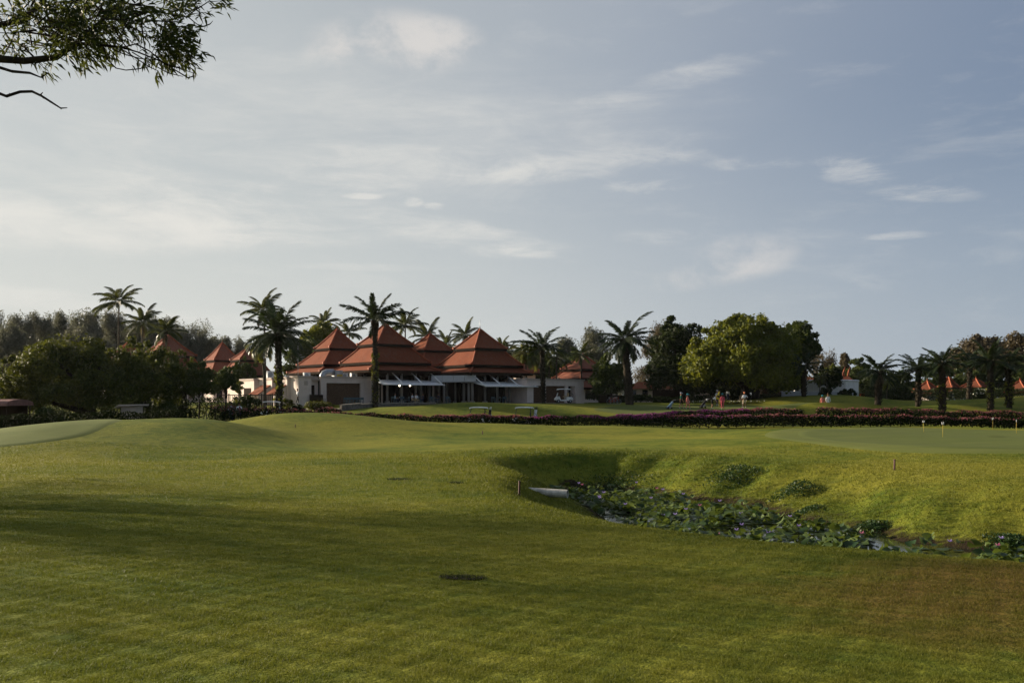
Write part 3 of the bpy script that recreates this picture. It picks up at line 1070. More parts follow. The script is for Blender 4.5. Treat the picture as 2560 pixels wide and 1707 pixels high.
# grey beam between the two pavilions
lk = thing('link_canopy', 'grey panelled canopy edge spanning the gap between both pavilions', 'canopy', (0, 0, 0))
P0, P1 = Vector((PX(1078, 131.5), 131.5, 0)), Vector((PX(1190, 129.3), 129.3, 0))
dv = (P1 - P0)
zt0, zt1 = PZ(951, 130), PZ(937, 130)
nrm = Vector((dv.y, -dv.x, 0)).normalized()
for k in range(4):
    a_, b_ = P0 + dv * (k / 4 + 0.004), P0 + dv * ((k + 1) / 4 - 0.004)
    q = MB()
    q.add([(*(a_ + nrm * 0.06).xy, zt0), (*(b_ + nrm * 0.06).xy, zt0), (*(b_ + nrm * 0.06).xy, zt1), (*(a_ + nrm * 0.06).xy, zt1),
           (*(a_ - nrm * 0.06).xy, zt0), (*(b_ - nrm * 0.06).xy, zt0), (*(b_ - nrm * 0.06).xy, zt1), (*(a_ - nrm * 0.06).xy, zt1)],
          [(0, 1, 2, 3), (7, 6, 5, 4), (3, 2, 6, 7), (0, 4, 5, 1), (1, 5, 6, 2), (0, 3, 7, 4)])
    q.build('panel', M['panel'], lk)
q = MB()
q.add([(*(P0 + nrm * 0.2).xy, zt0 - 0.14), (*(P1 + nrm * 0.2).xy, zt0 - 0.14), (*(P1 - nrm * 7).xy, zt0 - 0.14), (*(P0 - nrm * 7).xy, zt0 - 0.14),
       (*(P0 + nrm * 0.2).xy, zt0 - 0.02), (*(P1 + nrm * 0.2).xy, zt0 - 0.02), (*(P1 - nrm * 7).xy, zt0 - 0.02), (*(P0 - nrm * 7).xy, zt0 - 0.02)],
      [(3, 2, 1, 0), (4, 5, 6, 7), (0, 1, 5, 4), (1, 2, 6, 5), (2, 3, 7, 6), (3, 0, 4, 7)])
q.build('soffit', M['panel'], lk)
for k in (0.25, 0.8):
    cc = P0 + dv * k + nrm * -0.6
    q = MB()
    q.tube([(cc.x, cc.y, GZ - 0.3), (cc.x, cc.y, zt0 - 0.14)], 0.14, 8)
    q.build('post', M['column'], lk)
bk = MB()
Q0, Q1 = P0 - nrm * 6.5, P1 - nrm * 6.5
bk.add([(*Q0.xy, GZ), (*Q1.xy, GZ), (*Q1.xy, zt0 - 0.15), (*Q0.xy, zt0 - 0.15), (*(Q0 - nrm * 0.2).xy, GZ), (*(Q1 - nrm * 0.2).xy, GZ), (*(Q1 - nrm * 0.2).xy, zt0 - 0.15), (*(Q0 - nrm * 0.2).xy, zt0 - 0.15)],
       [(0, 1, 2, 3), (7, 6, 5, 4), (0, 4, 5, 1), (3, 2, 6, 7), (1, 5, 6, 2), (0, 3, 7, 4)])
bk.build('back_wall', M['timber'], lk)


def awning(label, root, a, px0, px1, zm):
    """white framed sun awning held by four sloping struts on the front right side of a pavilion"""
    D0 = root.location.y
    t = thing('awning', label, 'awning', tuple(root.location), PHI, 'white framed awnings over the terrace')
    y0 = -(a - 1.0)
    Lh = a - 0.9
    yo = y0 - 3.2
    zo = zm - 0.58
    s_ = MB()
    s_.add([(-Lh, y0, zm), (Lh, y0, zm), (Lh, yo, zo), (-Lh, yo, zo), (-Lh, y0, zm - 0.03), (Lh, y0, zm - 0.03), (Lh, yo, zo - 0.03), (-Lh, yo, zo - 0.03)],
           [(3, 2, 1, 0), (4, 5, 6, 7), (0, 1, 5, 4), (1, 2, 6, 5), (2, 3, 7, 6), (3, 0, 4, 7)])
    s_.build('sheet', M['fabric_canopy'], t)
    fr = MB()
    fr.tube([(-Lh - 0.1, yo, zo), (Lh + 0.1, yo, zo)], 0.07, 6)
    fr.build('front_rail', M['metalw'], t)
    fr = MB()
    fr.tube([(-Lh - 0.1, y0, zm), (Lh + 0.1, y0, zm)], 0.06, 6)
    fr.build('rear_rail', M['metalw'], t)
    for k in range(4):
        xk = -Lh + 2 * Lh * (k + 0.02) / 3 * 0.985
        st = MB()
        st.tube([(xk, y0 - 0.05, zm + 1.0), (xk, yo + 0.25, zo + 0.06)], 0.075, 6)
        st.build('strut', M['metalw'], t)
        st = MB()
        st.tube([(xk, y0, zm + 0.02), (xk, yo - 0.25, zo - 0.02)], 0.06, 6)
        st.build('rafter', M['metalw'], t)
    return t


awning('white awning on struts beside the climbing palm trunk', pavL, aL, 950, 1109, PZ(951, 131) - GZ)
awning('white awning on struts next to the low annex', pavR, aR, 1193, 1340, PZ(955, 133) - GZ)
# two small lit bulbs hang under the first awning
M['bulb'] = make_emit('bulb', (1.0, 0.85, 0.6), 6.0)
for i, (px, py, D, lab) in enumerate(((999, 963, 126, 'small lit bulb under the awning by palm'), (1025, 963, 127.5, 'small lit bulb under the middle of the awning'), (945, 935, 126.5, 'lit wall lamp high beside the climbing palm'))):
    q = MB()
    q.ball((0, 0, 0), 0.09, 8, 6)
    o_ = q.build('lamp', M['bulb'])
    o_.location = (PX(px, D), D, PZ(py, D))
    tag(o_, lab, 'lamp', 'terrace lamps')

# terrace paving and its low stone wall
tp = MB()
T0, T1, T2, T3 = (-17.5, 122.2), (-4.0, 126.2), (13.5, 131.0), (-9, 136)
tp.add([(-19.5, 124.5, GZ - 0.4), (-6.5, 125.0, GZ - 0.4), (3.0, 129.4, GZ - 0.4), (2.0, 134, GZ - 0.4), (-12, 134, GZ - 0.4),
        (-19.5, 124.5, GZ + 0.02), (-6.5, 125.0, GZ + 0.02), (3.0, 129.4, GZ + 0.02), (2.0, 134, GZ + 0.02), (-12, 134, GZ + 0.02)],
       [(4, 3, 2, 1, 0), (5, 6, 7, 8, 9), (0, 1, 6, 5), (1, 2, 7, 6), (2, 3, 8, 7), (3, 4, 9, 8), (4, 0, 5, 9)])
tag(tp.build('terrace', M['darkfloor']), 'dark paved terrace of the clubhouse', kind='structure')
sw = thing('stone_wall', 'low curved rubble stone wall edging the lawn below the terrace', 'wall', (0, 0, 0))
wp = [(852, 1024, 112), (900, 1020, 114.5), (950, 1016, 117.5), (1000, 1013, 120.5), (1045, 1010, 123), (1085, 1008, 125)]
W_ = [Vector((PX(a_, D), D, PZ(b_, D))) for a_, b_, D in wp]
ww = MB()
for i in range(len(W_) - 1):
    a_, b_ = W_[i], W_[i + 1]
    n_ = Vector((b_.y - a_.y, -(b_.x - a_.x), 0)).normalized() * 0.2
    vs = []
    for p in (a_, b_):
        zg = Hs(p.x, p.y)
        for s in (1, -1):
            vs += [(p.x + s * n_.x, p.y + s * n_.y, zg - 0.6), (p.x + s * n_.x, p.y + s * n_.y, p.z + 0.55 - 0.11 * i)]
    ww.add(vs, [(0, 4, 5, 1), (2, 3, 7, 6), (1, 5, 7, 3)] + ([(0, 1, 3, 2)] if i == 0 else []) + ([(4, 6, 7, 5)] if i == len(W_) - 2 else []))
ww.build('rubble', M['stone'], sw)
cw = MB()
for i in range(len(W_) - 1):
    a_, b_ = W_[i], W_[i + 1]
    n_ = Vector((b_.y - a_.y, -(b_.x - a_.x), 0)).normalized() * 0.26
    za, zb_ = a_.z + 0.555 - 0.11 * i, b_.z + 0.555 - 0.11 * i
    cw.add([(a_.x + n_.x, a_.y + n_.y, za), (b_.x + n_.x, b_.y + n_.y, zb_), (b_.x - n_.x, b_.y - n_.y, zb_), (a_.x - n_.x, a_.y - n_.y, za),
            (a_.x + n_.x, a_.y + n_.y, za + .07), (b_.x + n_.x, b_.y + n_.y, zb_ + .07), (b_.x - n_.x, b_.y - n_.y, zb_ + .07), (a_.x - n_.x, a_.y - n_.y, za + .07)],
           [(3, 2, 1, 0), (4, 5, 6, 7), (0, 1, 5, 4), (2, 3, 7, 6)])
cw.build('coping', M['paving'], sw)
# gravel path by the wall and the pale kerb under the dark annex front
pth = [(-24.5, 117.0), (-21, 116.2), (-17, 115), (-17.2, 116.2), (-21.5, 117.8), (-25, 118.6)]
sheet('path', 'pale service path before the flat roofed wing', pth, M['paving'], 0.03, 6, 6)

# long bungalow with red roof and small windows, half hidden by trees
lb = thing('long_bungalow', 'long cream bungalow with small windows under a plain red roof', 'building', (PX(1570, 150), 150, 2.0))
Lw = PM(260, 150)
zw = PZ(971, 150) - 2.0
box_part(lb, 'wall', M['plaster'], 0, Lw, 0, 5, -0.4, zw - 0.12)
box_part(lb, 'cornice', M['coping'], -0.15, Lw + 0.15, -0.12, 5.1, zw - 0.12, zw)
rz0, rz1 = zw + 0.01, PZ(953, 150) - 2.0
q = MB()
q.add([(-0.5, -0.7, rz0), (Lw + 0.5, -0.7, rz0), (Lw - 1.8, 2.5, rz1), (1.8, 2.5, rz1), (Lw + 0.5, 5.7, rz0), (-0.5, 5.7, rz0)],
      [(0, 1, 2, 3), (4, 5, 3, 2), (1, 4, 2), (5, 0, 3), (5, 4, 1, 0)])
q.build('roof', M['roof'], lb)
for k in range(6):
    xk = 0.35 + k * 1.75
    wf = box_part(lb, 'window', M['coping'], xk, xk + 0.95, -0.04, 0.05, 0.9, 1.95)
    box_part(wf, 'pane', M['glass'], xk + 0.08, xk + 0.87, -0.06, 0.0, 0.98, 1.87)
gw = thing('green_wall', 'tall dark screen overgrown with creeper before the bungalow', 'wall', (PX(1632, 140), 140, 1.9))
box_part(gw, 'screen', M['timber'], 0, PM(82, 140), 0, 0.3, -0.2, PZ(973, 140) - 1.9)
stall = thing('snack_stall', 'dark timber stall with thatched top near the parked carts', 'stall', (PX(1500, 138), 138, 1.95))
box_part(stall, 'counter', M['timber'], 0, 3.6, 0, 1.2, 0, 1.1)
box_part(stall, 'canopy', M['timber'], -0.4, 4.0, -0.5, 1.8, 2.5, 2.7)
for xx in (0.05, 3.55):
    for yy in (0.05, 1.15):
        box_part(stall, 'post', M['timber'], xx - 0.05, xx + 0.05, yy - 0.05, yy + 0.05, 1.1, 2.5)
box_part(stall, 'sign_board', M['whitepaint'], 1.2, 2.4, -0.06, -0.003, 0.6, 0.85)
# white villa, far right, with the long low white wall in front
wv_ = thing('white_villa', 'white walled villa behind the small palms with slanting shadows', 'building', (PX(2114, 142), 142, Hs(PX(2114, 142), 142)), 0)
zb = PZ(951, 142) - wv_.location.z
q = MB()
wl, wr = PM(112, 142), PM(52, 142)
q.add([(-wl, 1.5, -1.5), (0, 0, -1.5), (wr, 3.2, -1.5), (wr - 0.3, 8, -1.5), (-wl, 8, -1.5), (-wl, 1.5, zb), (0, 0, zb), (wr, 3.2, zb), (wr - 0.3, 8, zb), (-wl, 8, zb)],
      [(0, 1, 6, 5), (1, 2, 7, 6), (2, 3, 8, 7), (3, 4, 9, 8), (4, 0, 5, 9), (5, 6, 7, 8, 9)])
q.build('wall', M['white'], wv_)
q = MB()
q.tube([(-wl, 1.45, zb + 0.06), (0, -0.05, zb + 0.06), (wr, 3.15, zb + 0.06)], 0.13, 4, smooth=False)
q.build('coping', M['whitepaint'], wv_)
box_part(wv_, 'gate', M['orange'], wr + 0.2, wr + 0.9, 3.3, 3.4, -1.0, 1.2)
lw_ = thing('low_wall', 'long low white wall along the lawn under the dark trees', 'wall', (PX(1955, 138), 138, Hs(PX(2020, 138), 138)))
zz = PZ(976.5, 138) - lw_.location.z
box_part(lw_, 'wall', M['panel'], 0, PM(190, 138), 0, 0.3, -1.5, zz - 0.1)
box_part(lw_, 'coping', M['whitepaint'], -0.1, PM(190, 138) + 0.1, -0.08, 0.38, zz - 0.1, zz)
# small Thai gable with horn finials, behind the white villa
tg = thing('gabled_house', 'dark red gabled roof with two pointed horns above the white villa', 'house', (PX(2105, 158), 158, 2.0))
ze, zr_ = PZ(951, 158) - 2, PZ(944, 158) - 2
q = MB()
q.add([(-2.6, 0, ze), (2.0, 0, ze), (2.0, 3, zr_ + 0.4), (-2.6, 3, zr_ + 0.4), (2.0, 6, ze), (-2.6, 6, ze)], [(0, 1, 2, 3), (5, 3, 2, 4), (1, 4, 2), (0, 3, 5), (0, 5, 4, 1)])
q.build('roof', M['roof'], tg)
for xx in (1.2, 2.0):
    q = MB()
    q.tube([(xx, 3, zr_ + 0.3), (xx + 0.1, 3, zr_ + 1.2), (xx + 0.35, 3, zr_ + 2.0)], [0.22, 0.14, 0.02], 5)
    q.build('horn_finial', M['ridge'], tg)
box_part(tg, 'wall', M['white'], -2.2, 1.6, 0.6, 5.4, -0.3, ze - 0.02)
# roofs of two low houses glimpsed under the big trees
for lab, x0_, x1_, y0_, y1_, D in (('low red roof under the right end of the big tree', 1905, 1985, 953, 968, 152), ('red roof slope seen between trunks by the white villa', 2012, 2050, 940, 952, 160)):
    t = thing('low_house', lab, 'house', (PX((x0_ + x1_) / 2, D), D, 2.0))
    hw = PM(x1_ - x0_, D) / 2
    e0, e1 = PZ(y1_, D) - 2, PZ(y0_, D) - 2
    q = MB()
    q.add([(-hw - .4, -0.5, e0), (hw + .4, -0.5, e0), (hw - .6, 2.5, e1), (-hw + .6, 2.5, e1), (hw + .4, 5.5, e0), (-hw - .4, 5.5, e0)], [(0, 1, 2, 3), (4, 5, 3, 2), (1, 4, 2), (5, 0, 3), (5, 4, 1, 0)])
    q.build('roof', M['roof'], t)
    box_part(t, 'wall', M['timber'], -hw, hw, 0, 5, -0.3, e0 - 0.01)
# left side: red shelter roof, kiosk, dark fence
sh = thing('red_shelter', 'low shelter with rounded red metal roof behind the dark hedge', 'shelter', (PX(10, 80), 80, Hs(PX(10, 80), 80)))
zs = PZ(1000, 80) - sh.location.z
ww_ = PM(42, 80)
q = MB()
prof = [(-2.2, zs - 0.42), (-2.15, zs - 0.22), (-1.9, zs - 0.06), (-1.2, zs + 0.05), (0, zs + 0.1), (1.2, zs + 0.05), (2.0, zs - 0.1), (2.2, zs - 0.4)]
vs = [(x_, y_, z_) for x_ in (-3.2, ww_) for y_, z_ in prof]
k = len(prof)
q.add(vs, [(i, i + 1, k + i + 1, k + i) for i in range(k - 1)] + [tuple(range(k)), tuple(reversed(range(k, 2 * k)))], False)
q.build('roof', M['redmetal'], sh)
for xx in (-3.0, ww_ - 0.2):
    for yy in (-1.9, 1.9):
        box_part(sh, 'post', M['timber'], xx - 0.05, xx + 0.05, yy - 0.05, yy + 0.05, -0.3, zs - 0.3)
box_part(sh, 'back_panel', M['timber'], -3.0, ww_ - 0.3, 1.7, 1.8, 0, zs - 0.35)
ki = thing('kiosk', 'small kiosk with flat grey sloping roof edge behind the hedge', 'kiosk', (PX(328, 84), 84, Hs(PX(328, 84), 84)))
zk = PZ(1011, 84) - ki.location.z
hw = PM(62, 84) / 2
q = MB()
q.add([(-hw, -1.2, zk - 0.25), (-hw + 0.45, -1.2, zk + 0.02), (hw, -1.2, zk + 0.06), (hw, -1.2, zk - 0.06), (-hw + 0.45, -1.2, zk - 0.1),
       (-hw, 1.2, zk - 0.25), (-hw + 0.45, 1.2, zk + 0.02), (hw, 1.2, zk + 0.06), (hw, 1.2, zk - 0.06), (-hw + 0.45, 1.2, zk - 0.1)],
      [(0, 4, 3, 2, 1), (5, 6, 7, 8, 9), (0, 1, 6, 5), (1, 2, 7, 6), (2, 3, 8, 7), (3, 4, 9, 8), (4, 0, 5, 9)])
q.build('roof', M['coping'], ki)
box_part(ki, 'wall', M['coping'], -hw + 0.5, hw - 0.4, -0.8, 0.9, -0.3, zk - 0.12)
fence = thing('fence', 'dark slatted fence behind garden shrubs left of the white wing', 'fence', (PX(545, 112), 112, Hs(PX(600, 112), 112)))
zf = PZ(985, 112) - fence.location.z
Lf = PM(150, 112)
for zz_ in (0.25, zf - 0.05):
    q = MB()
    q.box(0, Lf, -0.03, 0.03, zz_ - 0.04, zz_ + 0.04)
    q.build('rail', M['black'], fence)
for k in range(34):
    xk = Lf * k / 33
    if k % 6 == 0:
        box_part(fence, 'post', M['black'], xk - 0.06, xk + 0.06, -0.06, 0.06, -0.3, zf + 0.1)
    else:
        box_part(fence, 'picket', M['black'], xk - 0.02, xk + 0.02, -0.055, -0.032, 0.1, zf)
dw = thing('dark_wall', 'long dark garden wall in the shade of spreading trees', 'wall', (PX(300, 104), 104, Hs(PX(300, 104), 104)))
box_part(dw, 'wall', M['timber'], 0, PM(165, 104), 0, 0.3, -0.5, PZ(969, 104) - dw.location.z)
box_part(dw, 'coping', M['coping'], -0.05, PM(165, 104), -0.05, 0.35, PZ(969, 104) - dw.location.z + 0.002, PZ(966, 104) - dw.location.z)
an = thing('antenna_mast', 'thin antenna mast with cross bars beside the round green tree', 'antenna', (PX(745, 126), 126, 5.0))
q = MB()
q.tube([(0, 0, 0), (0, 0, PZ(852, 126) - 5)], 0.035, 5)
q.build('mast', M['metalg'], an)
for zz_, l_ in ((PZ(888, 126) - 5, 0.5), (PZ(893, 126) - 5, 0.8), (PZ(899, 126) - 5, 0.65)):
    q = MB()
    q.tube([(-l_ * 0.3, 0.04, zz_), (l_, 0.04, zz_ + 0.12)], 0.025, 5)
    q.build('cross_bar', M['metalg'], an)

# ------------------------------------------------------------------ vegetation
def leaf_faces(rng, C, size, aspect=0.55, up=0.0, tri=False, outward=None, droop=0.0):
    """diamond (or triangle) leaves at the points C, facing at random"""
    n = len(C)
    N = rng.normal(size=(n, 3))
    if outward is not None:
        N = N * 0.9 + outward * 0.9
    N[:, 2] += up
    N /= np.linalg.norm(N, axis=1)[:, None] + 1e-9
    A = rng.normal(size=(n, 3))
    A[:, 2] -= droop
    A -= N * (A * N).sum(1)[:, None]
    A /= np.linalg.norm(A, axis=1)[:, None] + 1e-9
    B = np.cross(N, A)
    s = (size * rng.uniform(0.65, 1.35, n))[:, None]
    L, Wd = A * s * 0.5, B * s * 0.5 * aspect
    if tri:
        V = np.stack([C - L - Wd, C - L + Wd, C + L], 1).reshape(-1, 3)
        F = np.arange(3 * n).reshape(-1, 3)
        return V, F, 3
    V = np.stack([C - L, C - Wd, C + L, C + Wd], 1).reshape(-1, 3)
    F = np.arange(4 * n).reshape(-1, 4)
    return V, F, 4


def crown_mesh(rng, clumps, per, size, m, aspect=0.6, up=0.3, shell=0.55, droop=0.0, name='crown'):
    """leaves spread through the volume of many ellipsoid clumps; each clump has its own tint"""
    Cs, Ts, Os = [], [], []
    rmax = max(c_[3] for c_ in clumps)
    for (cx, cy, cz, rx, ry, rz) in clumps:
        n = max(8, int(per * rng.uniform(0.8, 1.2) * min(1.0, (rx / rmax) ** 1.5 * 2.2)))
        d = rng.normal(size=(n, 3))
        d /= np.linalg.norm(d, axis=1)[:, None]
        r = rng.uniform(0, 1, n) ** shell
        # ragged outline
        r *= 1 + 0.22 * np.sin(d[:, 0] * 7 + cx * 3) * np.sin(d[:, 2] * 6 + cz * 5)
        p = d * r[:, None]
        Cs.append(np.column_stack([cx + p[:, 0] * rx, cy + p[:, 1] * ry, cz + p[:, 2] * rz]))
        Ts.append(np.clip(rng.normal(rng.uniform(0.25, 0.7), 0.2, n), 0, 1))
        Os.append(d)
    C, T, O = np.concatenate(Cs), np.concatenate(Ts), np.concatenate(Os)
    V, F, k = leaf_faces(rng, C, size, aspect, up, False, O, droop)
    return mesh_np(name, V, F, m, False, np.repeat(T, k))


def dome_clumps(rng, W, Ht, n, rel=0.26, flat=0.75, dep=None, low=0.0, core=True):
    """clump centres spread over a dome W wide and Ht tall whose bottom lies at z = 0"""
    dep = dep or W
    out = []
    for i in range(n):
        u = rng.uniform(0, 2 * math.pi)
        v = rng.uniform(-0.25 + low, 1.0)
        rr = rng.uniform(0.62, 0.92) if i % 4 else rng.uniform(0.2, 0.6)
        ch = math.sqrt(max(0.0, 1 - v * v))
        x = math.cos(u) * ch * rr * W / 2
        y = math.sin(u) * ch * rr * dep / 2
        z = Ht * (0.30 + 0.62 * v * rr)
        r = rel * W * 0.5 * rng.uniform(0.6, 1.25)
        out.append((x, y, max(z, r * 0.4), r, r, r * flat))
    # small sprays that stand out of the outline
    for i in range(int(n * 0.6)):
        u = rng.uniform(0, 2 * math.pi)
        v = rng.uniform(-0.1, 1.0)
        ch = math.sqrt(max(0.0, 1 - v * v))
        rr = rng.uniform(0.88, 1.02)
        r = rel * W * 0.5 * rng.uniform(0.26, 0.5)
        out.append((math.cos(u) * ch * rr * W / 2, math.sin(u) * ch * rr * dep / 2, Ht * (0.32 + 0.64 * v * rr), r, r, r * rng.uniform(0.7, 1.3)))
    return out


TREES = []


def tree(name, label, pxc, py_top, pxw, py_bot, D, m, group, n=26, per=300, size=0.38, rel=0.34, trunk=True, seed=1, bark='bark_dark',
         base=None, trunk_r=None, aspect=0.6, flat=0.8, shell=0.55, cat='tree', droop=0.0, lean=0.0, dep=None, tx=0.0):
    rng = np.random.default_rng(seed)
    x = PX(pxc, D)
    zb = Hs(x, D) if base is None else base
    root = thing(name, label, cat, (x, D, zb), 0, group)
    z0, z1 = PZ(py_bot, D) - zb, PZ(py_top, D) - zb
    W = PM(pxw, D)
    Ht = (z1 - z0)
    cl = dome_clumps(rng, W * 0.90, Ht * 0.97, int(n * 1.25), rel * 1.12, flat, dep)
    cl = [(a + lean * c_, b, c_ + z0, r1, r2, r3) for a, b, c_, r1, r2, r3 in cl]
    obj('crown', crown_mesh(rng, cl, per, size, m, aspect, 0.35, shell, droop), root)
    if trunk:
        tr = MB()
        r = trunk_r or max(0.14, W * 0.03)
        top = z0 + Ht * 0.45
        fk = z0 + Ht * 0.10 if z0 > 1.0 else max(0.8, Ht * 0.18)
        tr.tube([(tx, 0, -0.3), (tx, 0, 0.1), (tx * 0.9 + 0.05, 0, fk * 0.5), (tx * 0.8, 0.05, fk)], [r * 1.7, r * 1.25, r, r * 0.85], 8)
        pick = [cl[i] for i in rng.choice(len(cl), min(9, len(cl)), replace=False)]
        for (a, b, c_, r1, _, _) in pick:
            mid = (tx * 0.4 + a * 0.45, b * 0.45, fk + (c_ - fk) * 0.62)
            tr.tube([(tx * 0.8, 0.05, fk - 0.2), mid, (a, b, c_)], [r * 0.62, r * 0.36, r * 0.12], 5)
        tr.build('trunk', M[bark], root)
    return root


def casuarina(label, px, py_top, pxw, D, seed, m='lf_grey', base=2.0, group='tall grey needle trees beyond the villas', per=420):
    """feathery tree: upright plumes of fine drooping needles"""
    rng = np.random.default_rng(seed)
    x = PX(px, D)
    root = thing('casuarina_tree', label, 'tree', (x, D, base), 0, group)
    Ht = PZ(py_top, D) - base
    W = PM(pxw, D)
    cl = []
    for i in range(34):
        u = rng.uniform(0, 2 * math.pi)
        t = rng.uniform(0.22, 0.98)
        rad = W * 0.62 * (1 - 0.55 * t ** 3.0) * rng.uniform(0.2, 1.0)
        r = W * rng.uniform(0.15, 0.26)
        cl.append((math.cos(u) * rad, math.sin(u) * rad, Ht * t - r, r, r, r * rng.uniform(1.1, 1.7)))
    obj('crown', crown_mesh(rng, cl, per, 0.62, M[m], 0.22, 0.0, 0.62, -0.6), root)
    tr = MB()
    tr.tube([(0, 0, -0.5), (0.1, 0, Ht * 0.5), (0, 0, Ht * 0.9)], [0.32, 0.2, 0.05], 6)
    for (a, b, c_, *_r) in cl[::3]:
        tr.tube([(0.05, 0, max(0.5, c_ - 2.4)), (a * 0.6, b * 0.6, c_ - 0.8), (a, b, c_)], [0.10, 0.06, 0.02], 4)
    tr.build('trunk', M['bark'], root)
    return root


def frond_mesh(kind, seed):
    """one pinnate leaf, its midrib along +x with drooping end, 1 m long"""
    rng = np.random.default_rng(seed)
    V, F, T = [], [], []
    P = dict(coco=(38, 0.235, 0.034, 0.50, 0.85), oil=(48, 0.17, 0.034, 0.44, 0.5), fox=(38, 0.26, 0.050, 0.95, 0.5), date=(40, 0.16, 0.022, 0.45, 0.2))[kind]
    nl, ll, lw, droop, hang = P
    droop *= rng.uniform(0.75, 1.25)

    def rib(t):
        return np.array([t * (1 - 0.22 * droop * t * t), 0.02 * math.sin(3 * t + seed), 0.16 * t - droop * 0.62 * t ** 2.3])
    # midrib: a thin three sided prism
    N = 7
    for i in range(N + 1):
        t = i / N
        p = rib(t)
        r = 0.014 * (1 - 0.85 * t)
        for k in range(3):
            a = 2 * math.pi * k / 3
            V.append(p + np.array([0, math.cos(a) * r, math.sin(a) * r]))
            T.append(0.75)
    for i in range(N):
        for k in range(3):
            k2 = (k + 1) % 3
            F.append((i * 3 + k, i * 3 + k2, i * 3 + 3 + k2))
            F.append((i * 3 + k, i * 3 + 3 + k2, i * 3 + 3 + k))
    for i in range(nl):
        t = 0.13 + 0.87 * (i + rng.uniform(-.3, .3)) / nl
        t = min(max(t, 0.1), 1)
        p = rib(t)
        tg = rib(min(t + 0.02, 1.02)) - rib(t - 0.02)
        tg /= np.linalg.norm(tg)
        L = ll * (math.sin(math.pi * (0.12 + 0.80 * t)) ** 0.6) * rng.uniform(0.85, 1.15)
        for s in (-1, 1):
            d = np.array([0, s, 0]) * (0.95 - 0.45 * t) + tg * (0.55 + 0.4 * t) + np.array([0, 0, rng.uniform(-.35, .45) if kind == 'oil' else rng.uniform(0.0, .25)])
            d /= np.linalg.norm(d)
            mid = p + d * L * 0.5 + np.array([0, 0, -hang * L * 0.16])
            tip = p + d * L * 0.92 + np.array([0, 0, -hang * L * 0.72])
            wv = tg * lw * 0.5
            b = len(V)
            V += [p - wv * 0.7, p + wv * 0.7, mid + wv, mid - wv, tip]
            tt = rng.uniform(0.15, 0.85)
            T += [tt] * 5
            F += [(b, b + 1, b + 2), (b, b + 2, b + 3), (b + 3, b + 2, b + 4)]
    return mesh_np('frond', np.array(V), np.array(F), {'coco': M['lf_coco'], 'oil': M['lf_oil'], 'fox': M['lf_fox'], 'date': M['lf_oil']}[kind], False, np.array(T))


FR = {k: [frond_mesh(k, s) for s in range(5)] for k in ('coco', 'oil', 'fox')}
DRY = []
for me in FR['coco'][:2] + FR['oil'][:2]:
    d_ = me.copy()
    d_.materials.clear()
    d_.materials.append(M['lf_brown'])
    DRY.append(d_)


